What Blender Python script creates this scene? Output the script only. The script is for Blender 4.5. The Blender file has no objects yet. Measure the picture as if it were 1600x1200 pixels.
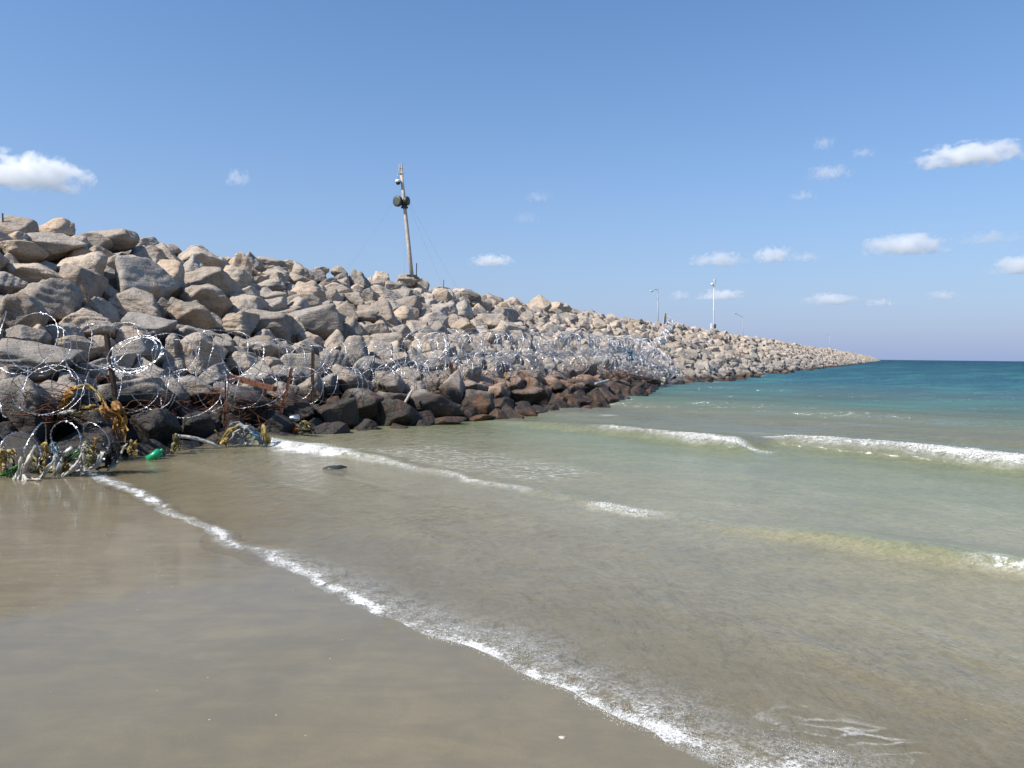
import bpy, bmesh, math, random
import numpy as np
from mathutils import Vector, Matrix, Euler

S = bpy.context.scene
COL = S.collection
random.seed(7)
rng = np.random.default_rng(11)

# ------------------------------------------------------------------ camera, light, exposure
EYE = np.array([0.0, 0.0, 1.6])
FPX = 1200.0
HORIZON_Y, ROLL = 556.0, 0.6
cam_d = bpy.data.cameras.new('camera')
cam_d.sensor_width = 36.0
cam_d.lens = 36.0 * FPX / 1600.0
cam_d.clip_start = 0.05
cam_d.clip_end = 60000.0
cam = bpy.data.objects.new('camera', cam_d)
COL.objects.link(cam)
_p = math.atan((600 - HORIZON_Y) / FPX)
_r = math.radians(ROLL)
FW = np.array([0, math.cos(_p), -math.sin(_p)])
_rt = np.array([1.0, 0, 0])
_up = np.cross(_rt, FW)
RT = math.cos(_r) * _rt + math.sin(_r) * _up
UP = -math.sin(_r) * _rt + math.cos(_r) * _up
M = Matrix(((RT[0], UP[0], -FW[0], EYE[0]), (RT[1], UP[1], -FW[1], EYE[1]), (RT[2], UP[2], -FW[2], EYE[2]), (0, 0, 0, 1)))
cam.matrix_world = M
S.camera = cam

SUN_EL, SUN_AZ = 47.0, 240.0          # azimuth clockwise from +Y: the sun stands to the left, a little behind the camera
wd = bpy.data.worlds.new('World')
S.world = wd
wd.use_nodes = True
wn = wd.node_tree
wn.nodes.clear()
sky = wn.nodes.new('ShaderNodeTexSky')
sky.sky_type = 'NISHITA'
sky.sun_disc = False
sky.sun_elevation = math.radians(SUN_EL)
sky.sun_rotation = math.radians(SUN_AZ)
sky.altitude = 0
sky.air_density = 1.0
sky.dust_density = 0.6
sky.ozone_density = 3.0
bg = wn.nodes.new('ShaderNodeBackground')
bg.inputs['Strength'].default_value = 0.125
wo = wn.nodes.new('ShaderNodeOutputWorld')
# pale blue-violet sea haze low over the whole horizon
_tc = wn.nodes.new('ShaderNodeTexCoord'); _sx = wn.nodes.new('ShaderNodeSeparateXYZ'); wn.links.new(_tc.outputs['Generated'], _sx.inputs[0])
def _m(op, a, b):
    q = wn.nodes.new('ShaderNodeMath'); q.operation = op
    for i, vv in enumerate((a, b)):
        if hasattr(vv, 'is_output'): wn.links.new(vv, q.inputs[i])
        else: q.inputs[i].default_value = vv
    return q.outputs[0]
_hz = _m('EXPONENT', _m('MULTIPLY', _m('MAXIMUM', _sx.outputs[2], 0.0), -4.2), 0.0)
_hs = wn.nodes.new('ShaderNodeHueSaturation'); _hs.inputs['Saturation'].default_value = 1.2; wn.links.new(sky.outputs[0], _hs.inputs['Color'])
_mx = wn.nodes.new('ShaderNodeMix'); _mx.data_type = 'RGBA'; wn.links.new(_m('MULTIPLY', _hz, 0.95), _mx.inputs[0])
wn.links.new(_hs.outputs[0], _mx.inputs[6]); _mx.inputs[7].default_value = (1.92, 2.50, 4.15, 1)
wn.links.new(_mx.outputs[2], bg.inputs['Color'])
wn.links.new(bg.outputs[0], wo.inputs['Surface'])

sun_d = bpy.data.lights.new('sun', 'SUN')
sun_d.energy = 5.0
sun_d.angle = math.radians(0.53)
sun_d.color = (1.0, 0.95, 0.87)
sun = bpy.data.objects.new('sun', sun_d)
COL.objects.link(sun)
_e, _a = math.radians(SUN_EL), math.radians(SUN_AZ)
TO_SUN = Vector((math.cos(_e) * math.sin(_a), math.cos(_e) * math.cos(_a), math.sin(_e)))
sun.rotation_euler = TO_SUN.to_track_quat('Z', 'Y').to_euler()
sun.location = (-30, 0, 40)

S.view_settings.view_transform = 'Standard'
S.view_settings.look = 'None'
S.view_settings.exposure = 0.40
S.view_settings.gamma = 1.0
S.view_settings.use_curve_mapping = False
S.render.engine = 'CYCLES'
S.cycles.use_denoising = True
S.cycles.denoising_prefilter = 'ACCURATE'
S.cycles.denoising_input_passes = 'RGB_ALBEDO_NORMAL'
S.cycles.sample_clamp_indirect = 3.0
S.cycles.max_bounces = 14
S.cycles.diffuse_bounces = 4
S.cycles.glossy_bounces = 4
S.cycles.transparent_max_bounces = 12
S.cycles.volume_bounces = 12
S.cycles.volume_step_rate = 1.0
S.cycles.caustics_reflective = False
S.cycles.caustics_refractive = False

# ------------------------------------------------------------------ helpers
def ray(px, py):
    d = FW + RT * (px - 800) / FPX - UP * (py - 600) / FPX
    return d

def at_y(px, py, Y):
    d = ray(px, py)
    return EYE + d * (Y / d[1])

def hash2(ix, iy, seed):
    n = (ix.astype(np.int64) * 374761393 + iy.astype(np.int64) * 668265263 + seed * 974634533) & 0xFFFFFFFF
    n = ((n ^ (n >> 13)) * 1274126177) & 0xFFFFFFFF
    n = (n ^ (n >> 16)) & 0xFFFFFFFF
    return n / 4294967295.0 * 2 - 1

def noise2(x, y, seed=0):
    x = np.asarray(x, float); y = np.asarray(y, float)
    x, y = np.broadcast_arrays(x, y)
    ix = np.floor(x); iy = np.floor(y)
    fx = x - ix; fy = y - iy
    fx = fx * fx * fx * (fx * (fx * 6 - 15) + 10)
    fy = fy * fy * fy * (fy * (fy * 6 - 15) + 10)
    a = hash2(ix, iy, seed); b = hash2(ix + 1, iy, seed)
    c = hash2(ix, iy + 1, seed); d = hash2(ix + 1, iy + 1, seed)
    return (a * (1 - fx) + b * fx) * (1 - fy) + (c * (1 - fx) + d * fx) * fy

def noise3(p, seed=0):
    ip = np.floor(p).astype(np.int64); f = p - ip
    f = f * f * (3 - 2 * f)
    out = 0
    for dx in (0, 1):
        for dy in (0, 1):
            for dz in (0, 1):
                w = (f[:, 0] if dx else 1 - f[:, 0]) * (f[:, 1] if dy else 1 - f[:, 1]) * (f[:, 2] if dz else 1 - f[:, 2])
                out = out + w * hash2(ip[:, 0] + dx, ip[:, 1] + dy + 57 * (ip[:, 2] + dz), seed)
    return out

def sstep(a, b, x):
    t = np.clip((x - a) / (b - a), 0, 1)
    return t * t * (3 - 2 * t)

def fast_mesh(name, verts, faces, smooth=True):
    """verts (n,3), faces (m,k) all with k corners"""
    me = bpy.data.meshes.new(name)
    verts = np.ascontiguousarray(verts, dtype=np.float32); faces = np.ascontiguousarray(faces, dtype=np.int32)
    k = faces.shape[1]
    me.vertices.add(len(verts)); me.vertices.foreach_set('co', verts.ravel())
    me.loops.add(faces.size); me.loops.foreach_set('vertex_index', faces.ravel())
    me.polygons.add(len(faces))
    me.polygons.foreach_set('loop_start', np.arange(0, faces.size, k, dtype=np.int32))
    me.polygons.foreach_set('loop_total', np.full(len(faces), k, dtype=np.int32))
    me.polygons.foreach_set('use_smooth', np.full(len(faces), smooth, dtype=bool))
    me.update(calc_edges=True)
    me.validate()
    return me

def set_attr(me, name, arr):
    a = me.attributes.new(name, 'FLOAT', 'POINT')
    a.data.foreach_set('value', np.ascontiguousarray(arr, dtype=np.float32))

def link(name, me, mat=None, parent=None):
    o = bpy.data.objects.new(name, me)
    COL.objects.link(o)
    if mat and me is not None and len(me.materials) == 0:
        me.materials.append(mat)
    if parent: o.parent = parent
    return o

def tag(o, label=None, cat=None, group=None, kind=None):
    if label: o['label'] = label
    if cat: o['category'] = cat
    if group: o['group'] = group
    if kind: o['kind'] = kind
    return o

def empty(name, loc=(0, 0, 0)):
    o = bpy.data.objects.new(name, None)
    o.empty_display_size = 0.2
    o.location = loc
    COL.objects.link(o)
    return o

class MB:
    """collects simple solids into one mesh"""
    def __init__(self): self.v = []; self.f = []
    def add(self, v, f):
        n = len(self.v); self.v.extend([tuple(map(float, p)) for p in v]); self.f.extend([tuple(i + n for i in q) for q in f])
    def box(self, c, size, R=None):
        hx, hy, hz = size[0] / 2, size[1] / 2, size[2] / 2
        vs = [Vector((sx * hx, sy * hy, sz * hz)) for sx in (-1, 1) for sy in (-1, 1) for sz in (-1, 1)]
        if R is not None: vs = [R @ v for v in vs]
        vs = [v + Vector(c) for v in vs]
        self.add(vs, [(0, 1, 3, 2), (4, 6, 7, 5), (0, 4, 5, 1), (2, 3, 7, 6), (0, 2, 6, 4), (1, 5, 7, 3)])
    def tube(self, pts, r, n=6, cap=True):
        pts = [Vector(p) for p in pts]
        rs = r if hasattr(r, '__len__') else [r] * len(pts)
        rings = []; ref = None
        for i, p in enumerate(pts):
            t = (pts[min(i + 1, len(pts) - 1)] - pts[max(i - 1, 0)])
            t = t.normalized() if t.length > 1e-9 else Vector((0, 0, 1))
            if ref is None: ref = t.orthogonal().normalized()
            ref = (ref - t * ref.dot(t)); ref = ref.normalized() if ref.length > 1e-6 else t.orthogonal().normalized()
            b = t.cross(ref)
            rings.append([p + (ref * math.cos(a) + b * math.sin(a)) * rs[i] for a in [2 * math.pi * k / n for k in range(n)]])
        v = [q for rg in rings for q in rg]
        f = [(i * n + k, i * n + (k + 1) % n, (i + 1) * n + (k + 1) % n, (i + 1) * n + k) for i in range(len(pts) - 1) for k in range(n)]
        if cap: f += [tuple(reversed(range(n))), tuple((len(pts) - 1) * n + k for k in range(n))]
        self.add(v, f)
    def lathe(self, c, axis, prof, n=16):
        """prof: list of (distance along axis, radius)"""
        ax = Vector(axis).normalized(); u = ax.orthogonal().normalized(); w = ax.cross(u); c = Vector(c)
        v = [c + ax * d + (u * math.cos(a) + w * math.sin(a)) * r for d, r in prof for a in [2 * math.pi * k / n for k in range(n)]]
        f = [(i * n + k, i * n + (k + 1) % n, (i + 1) * n + (k + 1) % n, (i + 1) * n + k) for i in range(len(prof) - 1) for k in range(n)]
        f += [tuple(reversed(range(n))), tuple((len(prof) - 1) * n + k for k in range(n))]
        self.add(v, f)
    def build(self, name, mat, parent=None, smooth=False, bevel=0):
        me = bpy.data.meshes.new(name)
        me.from_pydata(self.v, [], self.f); me.update()
        if smooth: me.polygons.foreach_set('use_smooth', [True] * len(me.polygons))
        o = link(name, me, mat, parent)
        if bevel:
            m = o.modifiers.new('bevel', 'BEVEL'); m.width = bevel; m.segments = 2
        return o

# ------------------------------------------------------------------ materials
def new_mat(name):
    m = bpy.data.materials.new(name); m.use_nodes = True
    nt = m.node_tree; nt.nodes.clear()
    return m, nt

class N:
    def __init__(self, nt): self.nt = nt
    def __call__(self, t, **kw):
        n = self.nt.nodes.new('ShaderNode' + t)
        for k, v in kw.items():
            if hasattr(n, k): setattr(n, k, v)
        return n
    def set(self, sock, v):
        if hasattr(v, 'is_output'): self.nt.links.new(v, sock)
        else:
            if hasattr(sock.default_value, '__len__') and not hasattr(v, '__len__'): v = (v, v, v)
            if hasattr(v, '__len__') and len(sock.default_value) == 4 and len(v) == 3: v = (*v, 1)
            sock.default_value = v
    def noise(self, vec, scale, detail=4, rough=0.55, dist=0.0):
        n = self('TexNoise'); self.nt.links.new(vec, n.inputs['Vector'])
        n.inputs['Scale'].default_value = scale; n.inputs['Detail'].default_value = detail
        n.inputs['Roughness'].default_value = rough; n.inputs['Distortion'].default_value = dist
        return n.outputs['Fac']
    def voro(self, vec, scale, feature='DISTANCE_TO_EDGE', rnd=1.0):
        n = self('TexVoronoi'); n.feature = feature; self.nt.links.new(vec, n.inputs['Vector'])
        n.inputs['Scale'].default_value = scale; n.inputs['Randomness'].default_value = rnd
        return n.outputs['Distance']
    def math(self, op, a, b=None, c=None, clamp=False):
        n = self('Math'); n.operation = op; n.use_clamp = clamp
        for i, v in enumerate((a, b, c)):
            if v is not None: self.set(n.inputs[i], v)
        return n.outputs[0]
    def ss(self, v, a, b, o0=0.0, o1=1.0):
        n = self('MapRange'); n.interpolation_type = 'SMOOTHSTEP'
        for i, x in enumerate((v, a, b, o0, o1)): self.set(n.inputs[i], x)
        return n.outputs[0]
    def mix(self, f, a, b, mode='MIX'):
        n = self('Mix'); n.data_type = 'RGBA'; n.blend_type = mode
        self.set(n.inputs[0], f); self.set(n.inputs[6], a); self.set(n.inputs[7], b)
        return n.outputs[2]
    def ramp(self, f, stops, interp='LINEAR'):
        n = self('ValToRGB'); self.nt.links.new(f, n.inputs[0]); r = n.color_ramp; r.interpolation = interp
        while len(r.elements) < len(stops): r.elements.new(0.5)
        for e, (p, c) in zip(r.elements, stops): e.position = p; e.color = (*c, 1)
        return n.outputs[0]
    def attr(self, name):
        n = self('Attribute'); n.attribute_name = name; n.attribute_type = 'GEOMETRY'
        return n.outputs['Fac']
    def bump(self, h, strength, dist, normal=None):
        n = self('Bump'); n.inputs['Strength'].default_value = strength; n.inputs['Distance'].default_value = dist
        self.nt.links.new(h, n.inputs['Height'])
        if normal: self.nt.links.new(normal, n.inputs['Normal'])
        return n.outputs[0]
    def mixsh(self, f, a, b):
        n = self('MixShader'); self.set(n.inputs[0], f); self.nt.links.new(a, n.inputs[1]); self.nt.links.new(b, n.inputs[2])
        return n.outputs[0]
    def out(self, s):
        o = self('OutputMaterial'); self.nt.links.new(s, o.inputs['Surface'])
    def geo(self, out='Position'):
        return self('NewGeometry').outputs[out]
    def scaled(self, vec, s, loc=(0, 0, 0), rot=(0, 0, 0)):
        n = self('Mapping'); self.nt.links.new(vec, n.inputs[0])
        n.inputs['Scale'].default_value = s; n.inputs['Location'].default_value = loc; n.inputs['Rotation'].default_value = rot
        return n.outputs[0]

def principled(n, color, rough=0.6, metal=0.0, normal=None, spec=0.5, **kw):
    b = n('BsdfPrincipled')
    n.set(b.inputs['Base Color'], color); n.set(b.inputs['Roughness'], rough); n.set(b.inputs['Metallic'], metal)
    n.set(b.inputs['Specular IOR Level'], spec)
    if normal: n.nt.links.new(normal, b.inputs['Normal'])
    for k, v in kw.items(): n.set(b.inputs[k], v)
    return b.outputs[0]

def rock_material():
    m, nt = new_mat('rock'); n = N(nt)
    pos = n.geo()
    oi = n('ObjectInfo').outputs['Random']
    t = n.math('FRACT', n.math('ADD', n.attr('tint'), oi))
    # offset the pattern of each boulder
    cmb = n('CombineXYZ'); n.set(cmb.inputs[0], n.math('MULTIPLY', t, 37.0)); n.set(cmb.inputs[1], n.math('MULTIPLY', t, 91.0))
    va = n('VectorMath'); va.operation = 'ADD'; nt.links.new(pos, va.inputs[0]); nt.links.new(cmb.outputs[0], va.inputs[1])
    p = va.outputs[0]
    big = n.noise(p, 1.3, 4, 0.6, 0.3)
    mid = n.noise(p, 5.0, 6, 0.65)
    fine = n.noise(p, 28.0, 6, 0.7)
    base = n.ramp(t, [(0.0, (0.52, 0.395, 0.27)), (0.2, (0.42, 0.35, 0.275)), (0.36, (0.31, 0.28, 0.25)), (0.5, (0.54, 0.43, 0.315)), (0.66, (0.36, 0.315, 0.27)), (0.82, (0.50, 0.36, 0.235)), (1.0, (0.45, 0.37, 0.29))])
    base = n.mix(0.32, base, (0.335, 0.315, 0.29))
    grey = n.mix(n.ss(big, 0.48, 0.70), base, (0.30, 0.275, 0.245))
    ochre = n.mix(n.ss(n.noise(p, 2.2, 3, 0.5), 0.57, 0.74, 0, 0.5), grey, (0.45, 0.30, 0.165))
    mott = n.mix(n.ss(mid, 0.36, 0.56), n.mix(0.5, ochre, (0.62, 0.57, 0.52), 'MULTIPLY'), ochre)
    spk = n.mix(n.ss(fine, 0.38, 0.54), n.mix(0.55, mott, (0.45, 0.42, 0.4), 'MULTIPLY'), mott)
    pits = n.voro(p, 9.0, 'F1')
    spk = n.mix(n.ss(pits, 0.05, 0.22, 0.55, 0.0), spk, (0.10, 0.085, 0.07))
    # tide zone: wet, algae-dark and rusty close to the water
    sx = n('SeparateXYZ'); nt.links.new(pos, sx.inputs[0])
    zz = n.math('ADD', sx.outputs[2], n.math('MULTIPLY', n.math('SUBTRACT', n.noise(pos, 0.9, 5, 0.65), 0.5), 1.5))
    near = n.math('ADD', n.ss(sx.outputs[1], 13.0, 24.0, 0.36, 0.18), n.ss(sx.outputs[1], 34.0, 62.0, 0.0, -0.30))
    wet = n.ss(n.math('SUBTRACT', zz, near), 0.28, 0.72, 1.0, 0.0)
    rust = n.mix(n.ss(n.noise(pos, 1.7, 4, 0.6), 0.46, 0.64), (0.050, 0.040, 0.031), (0.135, 0.072, 0.038))
    rust = n.mix(n.ss(sx.outputs[1], 14.5, 19.0, 0.85, 0.0), rust, (0.048, 0.043, 0.038))
    rust = n.mix(n.ss(fine, 0.35, 0.6), n.mix(0.6, rust, (0.4, 0.4, 0.4), 'MULTIPLY'), rust)
    band = n.math('MULTIPLY', n.math('MULTIPLY', n.ss(sx.outputs[1], 17.0, 23.0), n.ss(sx.outputs[1], 44.0, 36.0)), n.ss(zz, 1.35, 0.75))
    spk = n.mix(n.math('MULTIPLY', band, n.ss(mid, 0.40, 0.56, 0.35, 0.95)), spk, (0.20, 0.105, 0.065))
    val = n.ss(n.math('FRACT', n.math('MULTIPLY', t, 7.31)), 0.0, 1.0, 0.92, 1.32)
    vv = n('VectorMath'); vv.operation = 'SCALE'; nt.links.new(spk, vv.inputs[0]); nt.links.new(val, vv.inputs['Scale'])
    spray = n.math('MULTIPLY', n.ss(n.math('ADD', zz, n.math('MULTIPLY', mid, 0.8)), 2.9, 1.4), 0.52)
    spk = n.mix(n.math('MULTIPLY', spray, n.math('SUBTRACT', 1.0, band)), vv.outputs[0], n.mix(n.ss(fine, 0.38, 0.56), (0.155, 0.147, 0.135), (0.265, 0.25, 0.228)))
    col = n.mix(wet, spk, rust)
    rough = n.math('SUBTRACT', 0.9, n.math('MULTIPLY', wet, 0.42))
    h = n.math('ADD', n.math('MULTIPLY', mid, 0.6), n.math('MULTIPLY', fine, 0.35))
    h = n.math('ADD', h, n.math('MULTIPLY', n.ss(pits, 0.0, 0.25), 0.15))
    strata = n.noise(n.scaled(p, (1.5, 1.5, 9.0), rot=(0.35, 0.2, 0)), 2.0, 4, 0.6)
    h = n.math('ADD', h, n.math('MULTIPLY', strata, 0.45))
    nrm = n.bump(h, 0.85, 0.095)
    n.out(principled(n, col, rough, 0, nrm, 0.3))
    return m

def mound_material():
    m, nt = new_mat('rubble'); n = N(nt); pos = n.geo()
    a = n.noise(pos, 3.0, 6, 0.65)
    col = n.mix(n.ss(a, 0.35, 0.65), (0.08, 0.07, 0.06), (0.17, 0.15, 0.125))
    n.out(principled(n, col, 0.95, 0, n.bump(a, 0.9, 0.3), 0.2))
    return m

U_DIR = np.array([0.741, 0.671]); V_DIR = np.array([0.671, -0.741])
def sand_material():
    m, nt = new_mat('wet_sand'); n = N(nt); pos = n.geo()
    a = n.noise(pos, 0.55, 4, 0.55, 0.4); b = n.noise(pos, 4.0, 6, 0.6); g = n.noise(pos, 260.0, 2, 0.6)
    drag = n.noise(n.scaled(pos, (1.2, 3.6, 1.0), rot=(0, 0, math.radians(-24))), 1.3, 6, 0.65, 0.9)
    dry = n.attr('dry')
    col = n.mix(n.ss(a, 0.3, 0.7), (0.196, 0.165, 0.098), (0.250, 0.208, 0.124))
    col = n.mix(n.ss(drag, 0.38, 0.62, 0.0, 0.30), col, (0.15, 0.128, 0.09))
    col = n.mix(n.ss(b, 0.40, 0.60, 0.28, 0.0), col, (0.15, 0.128, 0.088))
    col = n.mix(n.ss(g, 0.35, 0.7), n.mix(0.35, col, (0.6, 0.6, 0.6), 'MULTIPLY'), col)
    # scattered shell grit
    vc = n('TexVoronoi'); vc.feature = 'F1'; nt.links.new(pos, vc.inputs['Vector']); vc.inputs['Scale'].default_value = 11.0
    sep = n('SeparateColor'); nt.links.new(vc.outputs['Color'], sep.inputs[0])
    grit = n.math('MULTIPLY', n.ss(vc.outputs['Distance'], 0.03, 0.07, 1.0, 0.0), n.ss(sep.outputs[0], 0.70, 0.72))
    col = n.mix(grit, col, (0.5, 0.42, 0.33))
    h = n.math('ADD', n.math('MULTIPLY', b, 0.4), n.math('MULTIPLY', drag, 0.6))
    nb = n.bump(n.math('ADD', h, n.math('MULTIPLY', g, 0.25)), 0.5, 0.012)
    film = n.noise(n.scaled(pos, (1.0, 4.0, 1.0), rot=(0, 0, math.radians(-8))), 3.0, 3, 0.5)
    nf = n.bump(n.math('ADD', film, n.math('MULTIPLY', b, 0.4)), 0.12, 0.02)
    wetv = n.ss(n.math('ADD', n.math('MULTIPLY', a, 0.7), n.math('MULTIPLY', b, 0.3)), 0.38, 0.62, 0.02, 0.13)
    bs = n('BsdfPrincipled')
    n.set(bs.inputs['Base Color'], col); n.set(bs.inputs['Roughness'], 0.55); n.set(bs.inputs['Specular IOR Level'], 0.2)
    nt.links.new(nb, bs.inputs['Normal'])
    n.set(bs.inputs['Coat Weight'], n.math('MULTIPLY', n.math('SUBTRACT', 1.0, dry), 0.78)); n.set(bs.inputs['Coat Roughness'], wetv); n.set(bs.inputs['Coat IOR'], 1.33)
    nt.links.new(nf, bs.inputs['Coat Normal'])
    n.out(bs.outputs[0])
    return m

def water_material():
    m, nt = new_mat('sea_water'); n = N(nt); pos = n.geo()
    depth = n.attr('depth'); foam = n.attr('foam'); lace = n.attr('lace')
    # --- relief of small ripples on top of the modelled waves
    rp = n.scaled(pos, (1, 1, 1), rot=(0, 0, math.radians(-42)))
    r1 = n.noise(n.scaled(pos, (2.4, 1.3, 1), rot=(0, 0, math.radians(-20))), 2.2, 5, 0.55, 0.6)
    r2 = n.noise(n.scaled(pos, (1.5, 1.0, 1), rot=(0, 0, math.radians(35))), 13.0, 4, 0.6, 0.6)
    r3 = n.noise(n.scaled(pos, (0.35, 1.0, 1), rot=(0, 0, math.radians(12))), 0.8, 5, 0.65, 0.4)
    r4 = n.noise(n.scaled(pos, (0.30, 1.0, 1), rot=(0, 0, math.radians(20))), 0.22, 5, 0.6, 0.3)
    h = n.math('MULTIPLY', n.math('ADD', n.math('MULTIPLY', r1, 0.05), n.math('MULTIPLY', r2, 0.017)), n.ss(depth, 0.01, 0.09, 0.22, 1.0))
    deepf = n.ss(depth, 0.25, 1.2)
    h = n.math('ADD', h, n.math('MULTIPLY', n.math('MULTIPLY', n.math('ADD', r3, n.math('MULTIPLY', r4, 2.2)), deepf), 3.0))
    nrm = n.bump(h, 0.75, 1.0)
    # --- body: clear in the shallows, turbid with depth
    ld = n.math('DIVIDE', n.math('LOGARITHM', n.math('MAXIMUM', n.math('MULTIPLY', depth, 20.0), 1.0), 2.718), 6.5)   # 0.05 m -> 0, 33 m -> 1
    body = n.ramp(ld, [(0.0, (0.50, 0.43, 0.27)), (0.16, (0.415, 0.375, 0.235)), (0.27, (0.232, 0.250, 0.138)), (0.36, (0.185, 0.185, 0.138)), (0.48, (0.108, 0.130, 0.102)), (0.57, (0.064, 0.110, 0.112)), (0.68, (0.027, 0.088, 0.120)), (0.85, (0.009, 0.048, 0.090)), (1.0, (0.004, 0.028, 0.065))])
    streak = n.noise(n.scaled(pos, (0.06, 0.30, 1), rot=(0, 0, math.radians(-20))), 1.0, 8, 0.7, 0.3)  # light and dark of far waves, painted into the body colour as streaks
    body = n.mix(n.math('MULTIPLY', n.ss(streak, 0.45, 0.62), n.ss(depth, 0.4, 1.6, 0, 0.9)), body, n.mix(0.45, body, (0.06, 0.20, 0.17)))
    c1 = n.noise(n.scaled(pos, (1.0, 1.5, 1), rot=(0, 0, 0.7)), 0.9, 5, 0.65, 0.5)
    c2 = n.noise(pos, 9.0, 5, 0.7, 0.8)
    c3 = n.noise(n.scaled(pos, (1.0, 1.6, 1), rot=(0, 0, 0.75)), 26.0, 4, 0.75, 0.9)
    mot = n.math('ADD', n.math('MULTIPLY', n.ss(c1, 0.38, 0.62), 0.26), n.math('ADD', n.math('MULTIPLY', n.ss(c2, 0.42, 0.58), 0.34), n.math('MULTIPLY', n.ss(c3, 0.42, 0.58), 0.40)))
    shal = n.ss(depth, 0.4, 0.9, 1.0, 0.0)
    body = n.mix(n.math('MULTIPLY', shal, n.math('SUBTRACT', 1.0, mot)), body, n.mix(0.72, body, (0.38, 0.42, 0.46), 'MULTIPLY'))
    turb = n.math('SUBTRACT', 1.0, n.math('EXPONENT', n.math('MULTIPLY', depth, -8.0)))
    dif = n('BsdfDiffuse'); nt.links.new(body, dif.inputs[0])
    tr = n('BsdfTransparent'); n.set(tr.inputs[0], n.mix(n.ss(depth, 0.0, 0.5), (0.98, 0.98, 0.96), (0.80, 0.86, 0.74)))
    bod = n.mixsh(turb, tr.outputs[0], dif.outputs[0])
    gl = n('BsdfGlossy'); n.set(gl.inputs['Color'], (1, 1, 1)); n.set(gl.inputs['Roughness'], n.ss(depth, 0.3, 4.0, 0.06, 0.28)); nt.links.new(nrm, gl.inputs['Normal'])
    fr = n('Fresnel'); fr.inputs['IOR'].default_value = 1.33; nt.links.new(nrm, fr.inputs['Normal'])
    fac = n.math('MULTIPLY', fr.outputs[0], n.ss(depth, 1.2, 7.0, 0.82, 0.45))
    wat = n.mixsh(fac, bod, gl.outputs[0])
    # --- foam
    f1 = n.noise(n.scaled(pos, (1.0, 1.0, 1), rot=(0, 0, 0.2)), 9.0, 6, 0.72, 0.6)
    f2 = n.noise(pos, 70.0, 3, 0.7)
    ff = n.math('ADD', n.math('MULTIPLY', f1, 0.55), n.math('MULTIPLY', f2, 0.45))
    thr = n.math('SUBTRACT', 0.78, n.math('MULTIPLY', foam, 0.40))
    fm = n.ss(ff, n.math('SUBTRACT', thr, 0.05), n.math('ADD', thr, 0.10))
    fm = n.math('MULTIPLY', fm, n.ss(foam, 0.01, 0.12))
    wob = n('TexNoise'); nt.links.new(pos, wob.inputs['Vector']); wob.inputs['Scale'].default_value = 2.5; wob.inputs['Detail'].default_value = 4
    vm = n('VectorMath'); vm.operation = 'MULTIPLY_ADD'; nt.links.new(wob.outputs['Color'], vm.inputs[0]); vm.inputs[1].default_value = (0.5, 0.5, 0.2); nt.links.new(n.scaled(pos, (0.8, 2.2, 1), rot=(0, 0, math.radians(-5))), vm.inputs[2])
    vd = n.voro(vm.outputs[0], 4.2)
    lm = n.math('MULTIPLY', n.ss(vd, 0.0, 0.13, 0.95, 0.0), n.ss(n.math('ADD', lace, n.math('MULTIPLY', n.math('SUBTRACT', n.noise(pos, 2.3, 3, 0.6), 0.5), 0.9)), 0.45, 0.8))
    lm = n.math('MULTIPLY', lm, n.math('MULTIPLY', n.ss(f1, 0.35, 0.6), n.ss(f2, 0.3, 0.55)))
    fmx = n.math('MAXIMUM', fm, n.math('MULTIPLY', lm, n.ss(lace, 0.02, 0.1, 0.0, 0.6)))
    film = n.math('MULTIPLY', n.math('MULTIPLY', n.ss(foam, 0.05, 0.8), n.math('MULTIPLY', n.ss(f2, 0.34, 0.60), n.ss(f1, 0.34, 0.58))), 0.55)
    fmx = n.math('MAXIMUM', fmx, film)
    fd = n('BsdfDiffuse'); n.set(fd.inputs[0], (0.70, 0.70, 0.67)); nt.links.new(n.bump(ff, 0.4, 0.04), fd.inputs['Normal'])
    n.out(n.mixsh(n.math('MULTIPLY', fmx, 0.95), wat, fd.outputs[0]))
    return m

def simple_mat(name, color, rough=0.6, metal=0.0, var=0.35, scale=12.0, bump=0.2, dark=None, spec=0.5, transl=0.0):
    m, nt = new_mat(name); n = N(nt)
    tc = n('TexCoord').outputs['Object']
    a = n.noise(tc, scale, 5, 0.65)
    dk = dark or tuple(c * (1 - var) for c in color)
    col = n.mix(n.ss(a, 0.35, 0.65), dk, color)
    s = principled(n, col, rough, metal, n.bump(a, bump, 0.02), spec)
    if transl:
        t = n('BsdfTranslucent'); nt.links.new(col, t.inputs[0]); s = n.mixsh(transl, s, t.outputs[0])
    n.out(s)
    return m

ROCK = rock_material(); MOUND = mound_material(); SAND = sand_material(); WATER = water_material()
GALV = simple_mat('galvanised_steel', (0.62, 0.63, 0.66), 0.36, 0.85, 0.3, 30)
RUST = simple_mat('rusty_steel', (0.17, 0.060, 0.025), 0.85, 0.0, 0.6, 20, 0.5)
DARKRUST = simple_mat('dark_rusty_steel', (0.055, 0.028, 0.018), 0.8, 0.1, 0.5, 14, 0.4)
WOOD = simple_mat('weathered_wood', (0.56, 0.48, 0.40), 0.85, 0, 0.25, 8, 0.4)
POLE_WHITE = simple_mat('pale_painted_steel', (0.55, 0.53, 0.49), 0.5, 0.1, 0.2, 6)
POLE_GREY = simple_mat('grey_steel', (0.34, 0.34, 0.34), 0.5, 0.2, 0.2, 6)
DARK = simple_mat('dark_plastic', (0.035, 0.037, 0.036), 0.5, 0, 0.3, 8)
DRUM = simple_mat('dark_green_radome', (0.07, 0.085, 0.07), 0.55, 0, 0.25, 5)
WHITE = simple_mat('white_paint', (0.78, 0.78, 0.76), 0.4, 0, 0.12, 6)
CABLE = simple_mat('wire_rope', (0.22, 0.24, 0.27), 0.6, 0.3, 0.2, 6)
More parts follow.
